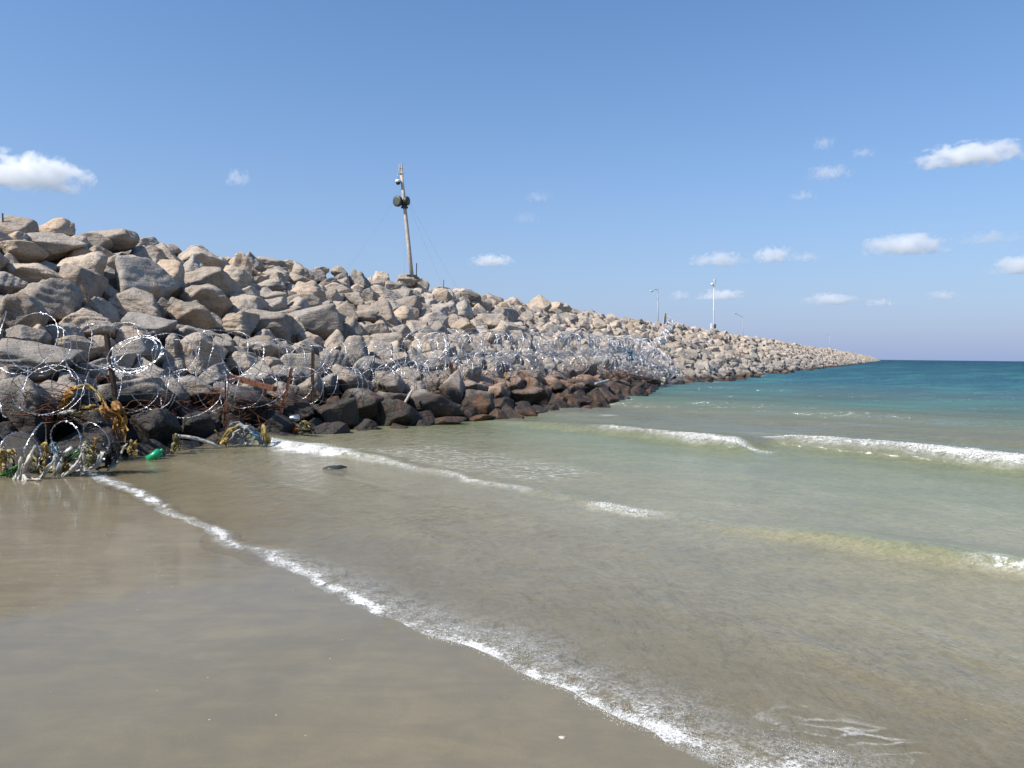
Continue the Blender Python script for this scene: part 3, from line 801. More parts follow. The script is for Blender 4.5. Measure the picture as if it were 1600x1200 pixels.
def mast():
    Yc = crest_at(641) + 0.3
    B = at_y(644, 437, Yc); T = at_y(626, 260, Yc)
    root = empty('mast', B)
    tag(root, 'leaning wooden mast with two dark round antennas and a dome camera on the crest', 'mast')
    L = lambda p: tuple(np.asarray(p) - B)
    P = lambda t: B + (T - B) * t
    m = MB(); m.tube([L(P(-0.04)), L(P(0.3)), L(P(0.72)), L(P(1.0))], [0.090, 0.084, 0.074, 0.06], 10); m.build('pole', WOOD, root, True)
    m = MB()
    for dx, dz in ((-0.05, 0.02), (0.045, 0.05)):
        c = P(0.985) + np.array([dx, -0.05, dz]); m.tube([L(c - [0, 0, 0.18]), L(c + [0, 0, 0.14])], 0.035, 6)
    m.box(L(P(0.94)), (0.18, 0.18, 0.05)); m.box(L(P(0.985)), (0.16, 0.16, 0.05))
    m.build('top_clamp', WOOD, root)
    # dome camera on a curved arm
    c = at_y(622, 284, Yc - 0.1)
    m = MB(); arm = [P(0.93), P(0.93) + [-0.14, -0.04, 0.05], c + [-0.02, 0, 0.22], c + [0, 0, 0.08]]
    m.tube([L(a) for a in arm], 0.02, 6); m.build('camera_arm', POLE_GREY, root, True)
    m = MB(); m.lathe(L(c + [0, 0, 0.10]), (0, 0, -1), [(0, 0.05), (0.02, 0.11), (0.11, 0.12), (0.12, 0.11)], 14); dc = m.build('dome_camera', WHITE, root, True)
    m = MB(); m.lathe(L(c + [0, 0, -0.02]), (0, 0, -1), [(0, 0.108), (0.05, 0.10), (0.09, 0.07), (0.115, 0.02)], 14); m.build('dome_glass', DARK, dc, True)
    # two round drum antennas
    for (px, py, ax, r) in ((622, 314.5, (-0.55, -0.80, -0.05), 0.235), (635, 314, (0.93, -0.35, 0.0), 0.19)):
        c = at_y(px, py, Yc - 0.12); axv = Vector(ax).normalized()
        m = MB(); m.lathe(L(c - np.array(axv) * 0.12), ax, [(0, r * 0.55), (0.05, r * 0.9), (0.10, r), (0.20, r), (0.205, r * 0.97)], 24)
        dr = m.build('drum_antenna', DARK, root, True)
        m = MB(); m.lathe(L(c + np.array(axv) * 0.083), ax, [(0, r * 0.93), (0.012, r * 0.90), (0.016, r * 0.6), (0.018, 0.01)], 24); m.build('radome', DRUM, dr, True)
    m = MB(); m.box(L(P(0.67)), (0.22, 0.24, 0.30)); m.box(L(P(0.635) + [0.0, -0.1, 0]), (0.30, 0.10, 0.08)); m.box(L(P(0.70)), (0.30, 0.10, 0.06)); m.build('mounting_bracket', DARK, root, bevel=0.01)
    m = MB(); m.box(L(P(0.02) + [-0.13, -0.05, 0.05]), (0.16, 0.18, 0.12)); m.box(L(P(0.02) + [0.17, -0.08, 0.03]), (0.13, 0.2, 0.14)); m.build('base_clamp', DARK, root)
    m = MB(); m.box(L(P(-0.01) + [-0.30, 0.1, -0.06]), (0.5, 0.5, 0.32)); m.build('footing', CONCRETE, root, bevel=0.04)
    for (px, py, Yg, t) in ((543, 420, Yc + 1.5, 0.82), (694, 450, Yc + 4, 0.80), (716, 452, Yc + 9, 0.80), (632, 432, Yc + 0.6, 0.70)):
        G = at_y(px, py, Yg)
        m = MB(); A0 = P(t); pts = [A0 + (G - A0) * k - np.array([0, 0, 0.12 * math.sin(math.pi * k)]) for k in np.linspace(0, 1, 9)]
        m.tube([L(p) for p in pts], 0.0022, 4); m.build('guy_wire', CABLE, root)
mast()

def thin_post(px0, py0, px1, py1, Yc, r, mat, name, label, cat):
    B = at_y(px0, py0, Yc); T = at_y(px1, py1, Yc)
    m = MB(); m.tube([(0, 0, -0.3), (0, 0, 0), tuple((T - B) * 0.96), tuple(T - B)], [r, r, r, r * 0.7], 8)
    o = m.build(name, mat, None, True); o.location = B
    return tag(o, label, cat)
thin_post(650.5, 436, 651, 411, crest_at(651), 0.02, DARK, 'thin_rod', 'short thin dark rod standing just right of the leaning mast', 'rod')
thin_post(4.5, 348, 4, 333, crest_at(4) + 0.3, 0.018, DARK, 'thin_rod', 'thin dark rod poking up behind the topmost boulder at far left', 'rod')
thin_post(693, 452, 693.5, 437, crest_at(693), 0.016, DARK, 'thin_rod', 'tiny dark stake on the crest right of the leaning mast', 'rod')

def lamp(px, py0, py1, hx, hy, Yc, label, r, arm_from=0.96):
    B = at_y(px, py0, Yc); T = at_y(px, py1, Yc); Hd = at_y(hx, hy, Yc - 0.3)
    root = empty('street_lamp', B); tag(root, label, 'street lamp', 'street lamps along the breakwater crest')
    L = lambda p: tuple(np.asarray(p) - B)
    m = MB(); m.tube([(0, 0, -0.4), (0, 0, 0), L(T)], [r, r, r * 0.75], 10); m.build('pole', POLE_GREY, root, True)
    A0 = B + (T - B) * arm_from
    m = MB(); m.tube([L(A0), L(A0 * 0.5 + Hd * 0.5 + [0, 0, 0.06]), L(Hd)], r * 0.45, 6); m.build('arm', POLE_GREY, root, True)
    dr = Vector(Hd - A0); dr.z *= 0.3; dr.normalize(); w = abs(Hd[0] - A0[0]) * 0.45
    m = MB(); m.lathe(L(Hd - np.array(dr) * w * 0.5), tuple(dr), [(0, r * 0.5), (w * 0.2, r * 1.2), (w * 0.7, r * 1.5), (w, r * 0.6)], 8); m.build('lamp_head', POLE_WHITE, root, True)
    m = MB(); m.box((0, 0, 0.05), (r * 5, r * 5, 0.25)); m.build('base_plate', CONCRETE, root)
    return root
lamp(1028, 504, 450, 1018, 455, crest_at(1028) + 1.2, 'street lamp with a short arm left of the slanting wooden stub', 0.06)
lamp(1161, 526, 496, 1149, 490, crest_at(1161) + 2, 'slim street lamp with slanting arm right of the tall camera pole', 0.05, 0.99)
lamp(1296.5, 546, 522, 1290, 523, crest_at(1296) + 3, 'farthest tiny street lamp near the seaward end of the breakwater', 0.085)

def camera_pole():
    Yc = crest_at(1115.5) + 0.8
    B = at_y(1115, 516, Yc); T = at_y(1115.8, 436, Yc)
    root = empty('camera_pole', B); tag(root, 'tall straight pale pole with grey boxes at its foot on the crest', 'pole')
    L = lambda p: tuple(np.asarray(p) - B)
    m = MB(); m.tube([(0, 0, -0.5), (0, 0, 0), L(T)], [0.078, 0.074, 0.055], 12); m.build('pole', POLE_WHITE, root, True)
    h = T[2] - B[2]
    m = MB(); m.box((-0.28, 0.0, h * 0.085), (0.19, 0.30, h * 0.10)); m.build('white_cabinet', WHITE, root, bevel=0.02)
    m = MB(); m.box((0.14, -0.14, h * 0.075), (0.18, 0.18, h * 0.085)); m.build('control_box', DARK, root, bevel=0.02)
    m = MB(); m.box((0.0, 0.0, h * 0.01), (0.8, 0.8, h * 0.045)); m.build('footing', CONCRETE, root, bevel=0.03)
    m = MB(); m.tube([(0, 0, h * 0.93), (-0.26, -0.05, h * 0.945), (-0.30, -0.05, h * 0.92)], 0.03, 6); m.build('bracket', POLE_GREY, root)
    m = MB(); m.lathe((-0.30, -0.05, h * 0.925), (0, 0, -1), [(0, 0.05), (0.05, 0.14), (0.22, 0.15), (0.32, 0.10), (0.36, 0.02)], 12); m.build('dome_camera', WHITE, root, True)
    m = MB(); m.tube([(0.13, 0, h * 0.90), (0.13, 0, h * 1.0)], 0.025, 6); m.box((0.06, 0, h * 0.93), (0.14, 0.03, 0.04)); m.box((0.06, 0, h * 0.97), (0.14, 0.03, 0.04)); m.build('aerial', POLE_GREY, root)
camera_pole()

def wood_stub():
    Yc = crest_at(1039) - 0.4
    B = at_y(1037.5, 508, Yc); T = at_y(1040.5, 490, Yc)
    m = MB(); d = Vector(T - B); m.box(tuple(d * 0.45), (0.24, 0.22, d.length * 1.15), d.to_track_quat('Z', 'Y').to_matrix())
    o = m.build('wooden_stub', WOOD, None, bevel=0.02); o.location = B
    tag(o, 'short thick brown wooden stub leaning right on the crest', 'post')
wood_stub()

# ------------------------------------------------------------------ fence posts and razor wire
def wline(px):
    """distance Y of the fence line seen at column px"""
    k = (px - 800) / FPX
    return 12.6 / (AX - k)
def angle_post(top, bot, Yd, label, mat, w=0.055):
    B = at_y(*bot, Yd); T = at_y(*top, Yd)
    d = Vector(T - B); ext = d.normalized() * 0.35
    q = d.to_track_quat('Z', 'Y').to_matrix(); Lh = d.length + 0.35; c = d / 2 - ext / 2
    m = MB(); t = 0.012
    m.box(tuple(c + q @ Vector((0, w / 2, 0))), (w, t, Lh), q); m.box(tuple(c + q @ Vector((-w / 2 + t / 2, -t / 2 - 0.001, 0))), (t, w - 2 * t + 0.003, Lh), q)
    o = m.build('fence_post', mat, None); o.location = B
    return tag(o, label, 'fence post', 'rusty fence posts holding the razor wire')
angle_post((164, 522), (185, 672), 12.0, 'tall dark rusty fence post beside the orange rags, tilted left', DARKRUST, 0.085)
angle_post((356, 588), (353, 658), 14.0, 'short rusty fence post at the left end of the rusty beam', RUST, 0.06)
angle_post((490, 548), (488, 674), 16.6, 'upright dark fence post reaching down to the water above the breaking foam', DARKRUST, 0.07)
angle_post((705, 566), (705, 628), 21.2, 'thin brown fence post among the reddish boulders, farthest of the posts', RUST, 0.07)
angle_post((457, 575), (432, 678), 15.6, 'slanting orange rusted angle bar leaning between two upright posts', RUST, 0.06)
def beam():
    a = at_y(362, 589, 14.6); b = at_y(430, 608, 14.3); d = Vector(b - a)
    m = MB(); m.box(tuple(d / 2), (0.13, 0.09, d.length), d.to_track_quat('Z', 'Y').to_matrix())
    o = m.build('rusty_beam', RUST, None, bevel=0.008); o.location = a
    tag(o, 'reddish rusty beam lying across boulders behind the wire', 'beam')
beam()

def barb_wire(pts, root, r, barb, step, name='wire', mat=GALV, seed=0):
    """a round wire through pts and, unless barb is 0, razor blades threaded on it"""
    rr = random.Random(seed)
    m = MB(); m.tube(pts, r, 4, True); wire = m.build(name, mat, root, True)
    if barb:
        b = MB(); acc = 0.0
        for p0, p1 in zip(pts[:-1], pts[1:]):
            p0 = Vector(p0); p1 = Vector(p1); d = p1 - p0; ln = d.length
            if ln < 1e-6: continue
            t = d / ln
            acc += ln
            while acc >= step:
                acc -= step
                c = p1 - t * acc
                sd = t.orthogonal().normalized(); sd = (Matrix.Rotation(rr.uniform(0, 6.28), 3, t) @ sd)
                l = barb * rr.uniform(0.8, 1.2); w = barb * 0.42
                up = t.cross(sd) * 0.003
                b.add([c - t * l * .5 + sd * w, c - t * .1 * l, c - t * l * .5 - sd * w, c + t * l * .5 - sd * w, c + t * .1 * l + up, c + t * l * .5 + sd * w],
                      [(0, 1, 4, 5), (2, 3, 4, 1)])
        tag(b.build('razor_blades', mat, root), kind='stuff')
    return wire

def coil(name, label, axis, radius, pitch, seed, r=0.006, barb=0.034, step=0.07, mat=GALV, group='razor wire coils along the rocks', squash=1.0, cat='razor wire', jit=1.0, nseg=26):
    """concertina coil: helix whose loops lean alternately, along the polyline axis (numpy points)"""
    rr = random.Random(seed)
    ax = [np.asarray(a, float) for a in axis]
    seg = [np.linalg.norm(b - a) for a, b in zip(ax[:-1], ax[1:])]; tot = sum(seg)
    def P(d):
        for a, b, l in zip(ax[:-1], ax[1:], seg):
            if d <= l: return a + (b - a) * (d / l), (b - a) / l
            d -= l
        return ax[-1], (ax[-1] - ax[-2]) / seg[-1]
    root = empty(name, ax[0]); tag(root, label, cat, group)
    loops = int(tot / pitch); pts = []
    lean = 0; sh = np.zeros(3); rad = radius
    ln2, sh2, rad2 = rr.uniform(-0.5, 0.5), np.zeros(3), radius
    for k in range(loops):
        lean, sh, rad = ln2, sh2, rad2
        ln2 = (0.85 if (k // 2) % 2 else -0.55) * rr.uniform(0.5, 1.35) * jit; ph = rr.uniform(-0.5, 0.5)
        sh2 = np.array([rr.uniform(-1, 1), rr.uniform(-1, 1), rr.uniform(-1, 1)]) * radius * 0.20 * jit
        rad2 = radius * (1 + rr.uniform(-0.26, 0.18) * jit)
        for j in range(nseg):
            t = j / nseg; a = 2 * math.pi * t
            c, d = P((k + t) * pitch)
            hor = np.array([d[1], -d[0], 0]); hor /= np.linalg.norm(hor); upv = np.cross(hor, d); upv = upv if upv[2] > 0 else -upv
            le = lean + (ln2 - lean) * t; ra = rad + (rad2 - rad) * t; s_ = sh + (sh2 - sh) * t
            off = hor * math.cos(a) * ra + upv * math.sin(a) * ra * squash
            pts.append(tuple(c + s_ + off + d * le * ra * math.cos(a + ph) - ax[0]))
    barb_wire(pts, root, r, barb, step, 'wire', mat, seed)
    # the pair of line wires the coil hangs from
    m = MB(); m.tube([tuple(a + np.array([0, 0, -radius * 0.15 + 0.05 * (i % 2)]) - ax[0]) for i, a in enumerate(ax)], r * 0.45, 4); m.build('line_wire', mat, root)
    return root

def fp(px, py, dY=0.0, Yd=None):
    return at_y(px, py, Yd if Yd else wline(px) + dY)
coil('razor_wire_coil', 'silver razor wire coil along the tops of the nearest posts, large open loops', [fp(-70, 530), fp(60, 542), fp(170, 545), fp(300, 556), fp(420, 560), fp(540, 562), fp(640, 562)], 0.42, 0.30, 1, r=0.0042, barb=0.025, step=0.048)
coil('razor_wire_coil', 'lower silver razor wire coil sagging below the nearest posts tops', [fp(-60, 605, -0.3), fp(60, 608, -0.3), fp(150, 612, -0.3), fp(300, 612, -0.3), fp(420, 606, -0.3), fp(540, 600, -0.3), fp(660, 590, -0.3)], 0.39, 0.34, 2, r=0.0042, barb=0.025, step=0.048)
coil('razor_wire_coil', 'razor wire coil lying low in the plastic rags at the waters edge', [fp(-30, 702, 0, 9.5), fp(40, 700, 0, 9.7), fp(110, 692, 0, 10.0), fp(205, 690, 0, 10.6)], 0.27, 0.30, 3, r=0.0045, barb=0.030, step=0.048, jit=0.9)
coil('razor_wire_coil', 'upper tier of tightly stretched razor wire over the middle boulders', [fp(640, 548), fp(720, 540), fp(800, 538), fp(880, 538), fp(960, 540), fp(1010, 545)], 0.42, 0.17, 4, r=0.006, barb=0.032, step=0.08, jit=1.5)
coil('razor_wire_coil', 'lower tier of tightly stretched razor wire just above reddish boulders', [fp(600, 585, -0.4), fp(680, 580, -0.4), fp(760, 574, -0.4), fp(840, 570, -0.4), fp(920, 566, -0.4), fp(1000, 566, -0.4)], 0.42, 0.18, 5, r=0.006, barb=0.032, step=0.08, jit=1.5)
coil('razor_wire_coil', 'dense bright razor wire roll tumbling down to the water', [fp(985, 540), fp(1010, 552), fp(1030, 566), fp(1045, 578), fp(1052, 590, -1.0)], 0.50, 0.22, 6, r=0.009, barb=0.04, step=0.11)
coil('razor_wire_coil', 'short bright razor wire roll crumpled below the dense tumbling one', [fp(975, 565, -1), fp(1005, 575, -1.5), fp(1035, 584, -2), fp(1056, 588, -2)], 0.38, 0.28, 7, r=0.009, barb=0.04, step=0.11)
def slope_pt(px, py, lift=0.3):
    q, s, w = hit_slope(px, py, lift); return q
coil('razor_wire_coil', 'narrow razor wire strand climbing the slope to the crest', [slope_pt(1022, 543), slope_pt(1035, 528), slope_pt(1042, 517), slope_pt(1046, 506) + np.array([0, 0, 0.1]), at_y(1044, 498, crest_at(1044) - 0.5)], 0.36, 0.22, 8, r=0.009, barb=0.05, step=0.1)
# one big sprung loop of several turns on the nearest post
def sprung_loop():
    c = at_y(211, 553, 11.7); root = empty('razor_wire_loop', c)
    tag(root, 'large sprung razor wire loop right of the tallest near post', 'razor wire')
    pts = []
    for k in range(3):
        for j in range(30):
            a = 2 * math.pi * j / 30; t = k + j / 30
            pts.append(((0.385 + 0.02 * math.sin(t * 2.1)) * math.cos(a) + 0.02 * math.sin(t), -0.10 + 0.08 * t + 0.10 * math.sin(a), (0.24 + 0.04 * math.sin(t * 1.3)) * math.sin(a) + 0.06 * math.cos(a)))
    barb_wire(pts, root, 0.005, 0.034, 0.05, seed=9)
sprung_loop()

def tangle(px0, py0, px1, py1, n, seed, label, dY=-0.2, mat=RUST, r=0.006):
    rr = random.Random(seed); m = MB(); o0 = fp((px0 + px1) / 2, (py0 + py1) / 2, dY)
    for _ in range(n):
        px, py = rr.uniform(px0, px1), rr.uniform(py0, py1); sc = rr.uniform(0.15, 0.5)
        c = fp(px, py, dY + rr.uniform(-0.25, 0.25)); a0 = rr.uniform(0, 6.28); turns = rr.uniform(0.5, 1.8)
        ex = Vector((rr.uniform(-1, 1), rr.uniform(-0.5, 0.5), rr.uniform(-0.4, 0.4))); ez = Vector((rr.uniform(-0.4, 0.4), rr.uniform(-.4, .4), rr.uniform(0.5, 1)))
        pts = []
        for j in range(14):
            a = a0 + turns * 2 * math.pi * j / 13
            pts.append(tuple(c - o0 + np.array(ex) * sc * math.cos(a) + np.array(ez) * sc * 0.6 * math.sin(a) + np.array([0.04 * j * sc * rr.uniform(-1, 2), 0, 0])))
        m.tube(pts, r, 3)
    o = m.build('rusty_wire_tangle', mat, None, True); o.location = o0
    return tag(o, label, 'rusty wire', 'rusted wire tangles over the wet boulders')
tangle(215, 620, 350, 665, 16, 21, 'sparse rusty wire over rounded boulders between first and second post')
tangle(340, 610, 480, 660, 26, 22, 'dark rusty wire tangle round the slanting angle bar')
tangle(500, 612, 640, 655, 18, 23, 'rusty wire loops over the dark boulder right of the upright post')
tangle(640, 598, 780, 640, 34, 24, 'rusty wire tangle round the thin brown post')
tangle(780, 580, 900, 606, 60, 25, 'reddish mat of rusted wire under the tight lower tier', r=0.009)
tangle(890, 575, 1005, 606, 80, 26, 'thick orange brown mat of rusted wire beside the tumbling roll', r=0.011)
tangle(20, 600, 160, 660, 12, 27, 'thin rusty wire strands over the big dark boulder by the orange rags')

# ------------------------------------------------------------------ washed-up plastic and cloth
def strand_mesh(m, pts, w0, w1, seed, crumple=0.35, n=18):
    """a crumpled strip of film or cloth with thickness along 3-D points"""
    rr = random.Random(seed); P = [Vector(p) for p in pts]
    seg = [(b - a).length for a, b in zip(P[:-1], P[1:])]; tot = sum(seg)
    ring = []; tw = rr.uniform(0, 3); wid = 4
    ph = [rr.uniform(0, 6.28) for _ in range(4)]
    for i in range(n + 1):
        t = i / n; d = t * tot; k = 0
        while k < len(seg) - 1 and d > seg[k]: d -= seg[k]; k += 1
        c = P[k].lerp(P[k + 1], min(1, d / max(seg[k], 1e-6))); tg = (P[k + 1] - P[k]).normalized()
        w = (w0 + (w1 - w0) * t) * (0.75 + 0.35 * math.sin(t * 9 + ph[0]))
        side = tg.cross(Vector((0, -1, 0.2))); side = side.normalized() if side.length > .1 else Vector((1, 0, 0))
        side = Matrix.Rotation(0.9 * math.sin(t * 5 + tw), 3, tg) @ side; nr = tg.cross(side)
        row = []
        for j in range(wid + 1):
            q = j / wid - 0.5
            row.append(c + side * w * q + nr * w * crumple * (math.sin(q * 7 + ph[1] + t * 6) * 0.6 + math.sin(q * 13 + t * 17 + ph[2]) * 0.35) + Vector((0, 0, rr.uniform(-1, 1) * w * 0.06)))
        ring.append((row, nr))
    th = 0.004
    v = [p + nr * th for row, nr in ring for p in row] + [p - nr * th for row, nr in ring for p in row]
    W = wid + 1; K = (n + 1) * W; f = []
    for i in range(n):
        for j in range(wid):
            a = i * W + j; f.append((a, a + 1, a + W + 1, a + W)); f.append((K + a + W, K + a + W + 1, K + a + 1, K + a))
        a = i * W; f.append((a, a + W, K + a + W, K + a)); a += wid; f.append((a + W, a, K + a, K + a + W))
    for a0 in (0, n * W):
        for j in range(wid): f.append((a0 + j, K + a0 + j, K + a0 + j + 1, a0 + j + 1))
    m.add(v, f)

def rag(name, label, cat, mat, strands, Yd, seed, group=None):
    """strands: list of (pixel points of the photograph, start width, end width) at distance Yd"""
    m = MB(); o0 = at_y(*strands[0][0][0], Yd)
    for i, (px, w0, w1) in enumerate(strands):
        rr = random.Random(seed * 31 + i)
        pts = [tuple(at_y(x, y, Yd + rr.uniform(-0.12, 0.12)) - o0) for x, y in px]
        strand_mesh(m, pts, w0 * 1.2, w1 * 1.2, seed * 7 + i)
        for j in range(3):                          # torn side strips
            dx = rr.uniform(-7, 7); a = rr.randrange(0, max(1, len(px) - 1)); tail = px[a:] if len(px) - a > 1 else px
            tp = [(x + dx * (0.3 + 0.7 * k / len(tail)) + rr.uniform(-2, 2), y + rr.uniform(-2, 3)) for k, (x, y) in enumerate(tail)]
            strand_mesh(m, [tuple(at_y(x, y, Yd + rr.uniform(-0.15, 0.15)) - o0) for x, y in tp], w0 * rr.uniform(0.2, 0.5), w1 * rr.uniform(0.12, 0.45), seed * 70 + i * 5 + j, 0.5, 12)
    o = m.build(name, mat, None, True); o.location = o0
    return tag(o, label, cat, group)
G1 = 'plastic rags snagged along the waterline'
YR = 9.75
rag('plastic_rag', 'orange ragged plastic hanging left of the pale boulder patch above', 'rag', RAG_ORANGE, [([(112, 608), (103, 622), (96, 645)], .16, .10), ([(120, 606), (105, 612), (92, 640), (94, 652)], .10, .08), ([(108, 612), (108, 634), (112, 640)], .10, .05), ([(98, 634), (92, 648), (100, 658)], .10, .06)], 11.55, 1, G1)
rag('plastic_rag', 'orange and brown frayed plastic wrapped round the tall post foot', 'rag', RAG_ORANGE, [([(158, 622), (168, 640), (185, 650), (195, 672)], .10, .07), ([(176, 630), (186, 640), (186, 668)], .14, .06), ([(192, 636), (194, 655), (190, 690)], .10, .03), ([(160, 630), (162, 650), (172, 655)], .09, .05), ([(182, 650), (178, 672), (184, 694)], .07, .02)], 11.4, 2, G1)
rag('plastic_rag', 'thin ochre strip arched over the boulder between the orange rags', 'rag', RAG_OCHRE, [([(110, 612), (122, 606), (138, 603), (150, 611), (160, 625)], .07, .06), ([(128, 636), (140, 635), (150, 634)], .06, .04), ([(112, 650), (124, 644), (140, 640), (158, 640)], .05, .03)], 11.5, 3, G1)
rag('cloth_rag', 'pale dirty cloth strip lying below the orange rags', 'rag', RAG_WHITE, [([(94, 648), (104, 645), (116, 642)], .07, .05)], 11.4, 4, G1)
rag('plastic_rag', 'ochre plastic clump at the far left edge by the water', 'rag', RAG_OCHRE, [([(-4, 705), (3, 715), (4, 735)], .10, .12), ([(5, 700), (0, 722), (6, 742)], .08, .07), ([(12, 708), (20, 702), (24, 712)], .06, .03)], YR, 5, G1)
rag('cloth_rag', 'twisted white rag hanging to the sand, leftmost of the white ones', 'rag', RAG_WHITE, [([(33, 714), (31, 728), (28, 742), (26, 752)], .03, .07), ([(56, 696), (48, 712), (39, 728), (36, 738), (40, 752)], .06, .07), ([(36, 726), (34, 742), (44, 752)], .06, .05), ([(20, 750), (40, 751), (60, 748)], .05, .06)], YR - .35, 6, G1)
rag('plastic_rag', 'grey white film trailing from the second wire loop down to wet sand', 'rag', RAG_GREY, [([(84, 696), (86, 712), (88, 725), (92, 742)], .10, .05), ([(112, 698), (100, 708), (88, 712)], .05, .10), ([(92, 700), (98, 712), (90, 735), (84, 744)], .05, .05)], YR, 7, G1)
rag('cloth_rag', 'long curved white rag sweeping left along the wet sand', 'rag', RAG_WHITE, [([(86, 716), (80, 726), (70, 738), (62, 748)], .05, .05), ([(62, 748), (52, 750), (40, 749)], .05, .03)], YR - .25, 8, G1)
rag('cloth_rag', 'split white rag shaped like an upturned fork on the waterline', 'rag', RAG_WHITE, [([(130, 696), (127, 712), (120, 728), (108, 738), (98, 744)], .06, .05), ([(130, 700), (129, 716), (130, 738)], .06, .08), ([(124, 698), (128, 706), (132, 698)], .03, .04), ([(112, 742), (124, 740), (132, 738)], .05, .06)], YR, 9, G1)
rag('cloth_rag', 'pale yellowish curved rag nearest the green plastic', 'rag', RAG_WHITE, [([(160, 706), (158, 720), (150, 728), (138, 732)], .04, .05), ([(157, 712), (154, 724), (146, 731)], .06, .03)], YR + .2, 10, G1)
rag('plastic_rag', 'grey pointed film flap at the right end of the rag row', 'rag', RAG_GREY, [([(191, 716), (182, 724), (172, 731)], .02, .08)], YR + .4, 11, G1)
rag('plastic_rag', 'ochre clump inside the low coil, between two white rags', 'rag', RAG_OCHRE, [([(72, 694), (72, 708), (69, 716)], .09, .08), ([(104, 720), (100, 730), (98, 732)], .10, .16), ([(70, 722), (72, 734), (68, 738)], .05, .04)], YR + .15, 12, G1)
rag('plastic_rag', 'bright orange strip hanging in the middle of the low coil', 'rag', RAG_ORANGE, [([(149, 684), (149, 694), (146, 706)], .05, .04)], YR + .25, 13, G1)
rag('sacking_rag', 'olive brown sacking heaped under the low wire coil', 'rag', RAG_OLIVE, [([(50, 704), (55, 720), (62, 738)], .12, .18), ([(62, 738), (76, 736), (90, 728)], .14, .10), ([(10, 712), (16, 726), (24, 742)], .10, .16), ([(136, 704), (142, 716), (138, 728)], .12, .16), ([(90, 736), (110, 734), (126, 728)], .12, .14), ([(132, 690), (140, 700), (150, 706)], .05, .08), ([(4, 744), (20, 746), (40, 746)], .10, .10)], YR + .3, 14, G1)
rag('green_net', 'green frayed netting fanned out low at the left edge', 'net', RAG_GREEN, [([(28, 726), (18, 736), (0, 742)], .03, .05), ([(24, 730), (16, 740), (14, 748)], .03, .02), ([(30, 724), (12, 738), (-4, 745)], .02, .03)], YR - .2, 15)
rag('green_net', 'dull green netting bundle among white rags right of the blue film', 'net', RAG_GREEN, [([(120, 702), (112, 710), (106, 718)], .06, .10), ([(124, 706), (116, 714), (104, 720)], .04, .05)], YR + .2, 16)
rag('plastic_film', 'pale blue film scrap on the wire above the grey film', 'plastic film', RAG_BLUE, [([(83, 692), (84, 700), (88, 706)], .07, .09)], YR - .05, 17)
rag('plastic_film', 'black film sheet hanging behind the rag row toward the green plastic', 'plastic film', RAG_BLACK, [([(164, 694), (172, 708), (170, 726)], .16, .12), ([(180, 690), (184, 706), (176, 722)], .16, .10), ([(168, 728), (156, 731), (150, 730)], .05, .05)], YR + .35, 18)
rag('cloth_rag', 'torn white and teal strip caught at the right end of the low coil', 'rag', RAG_WHITE, [([(198, 694), (193, 700), (189, 708)], .035, .05)], YR + .3, 19, G1)
rag('plastic_rag', 'ochre fringe on the right end of the low coil', 'rag', RAG_OCHRE, [([(206, 688), (204, 698), (200, 706)], .03, .06), ([(212, 690), (212, 702), (209, 712)], .06, .03)], YR + .5, 20, G1)
rag('seaweed_tuft', 'olive weed tuft hanging on the boulder above the green plastic', 'seaweed', RAG_OLIVE, [([(275, 680), (276, 692), (270, 704)], .07, .10), ([(279, 682), (281, 694), (278, 704)], .05, .06)], 12.0, 21)
rag('plastic_rag', 'grey white tarpaulin bundle with yellow fringe at the waterline', 'tarpaulin', RAG_GREY, [([(358, 672), (372, 664), (386, 668), (396, 676)], .14, .12), ([(362, 690), (370, 676), (378, 670)], .12, .10), ([(374, 694), (378, 680), (384, 674)], .10, .08), ([(388, 694), (382, 684), (376, 676)], .08, .08)], 13.1, 22, G1)
rag('plastic_film', 'blue grey film pouch at the right of the tarpaulin bundle', 'plastic film', RAG_BLUE, [([(392, 674), (402, 682), (409, 692)], .12, .14)], 13.05, 23)
rag('plastic_rag', 'ochre fringe left of the tarpaulin bundle', 'rag', RAG_OCHRE, [([(372, 664), (360, 672), (352, 682), (346, 694)], .05, .10), ([(336, 672), (342, 682), (352, 686)], .03, .05), ([(356, 680), (352, 692), (354, 698)], .06, .05)], 13.0, 24, G1)
rag('plastic_rag', 'olive yellow rag standing up right of the tarpaulin bundle', 'rag', RAG_OCHRE, [([(410, 664), (414, 676), (418, 694)], .05, .11), ([(411, 668), (412, 682), (412, 694)], .04, .06)], 13.2, 25, G1)
rag('plastic_rag', 'ochre shred hung on the reddish boulder in the distance', 'rag', RAG_OCHRE, [([(789, 584), (792, 592), (790, 602)], .10, .16)], 23.5, 26, G1)
rag('plastic_film', 'blue film scrap caught in the lower wire tier', 'plastic film', RAG_BLUE, [([(756, 588), (758, 596), (755, 602)], .12, .16)], 22.8, 27)
rag('plastic_film', 'small blue scrap inside the tumbling wire roll', 'plastic film', RAG_BLUE, [([(980, 548), (986, 554), (990, 562)], .22, .30)], 34.0, 28)
rag('plastic_rag', 'white foam scrap dangling below the tumbling wire roll', 'rag', RAG_WHITE, [([(1034, 590), (1038, 596), (1037, 600)], .20, .24)], 38.0, 29, G1)

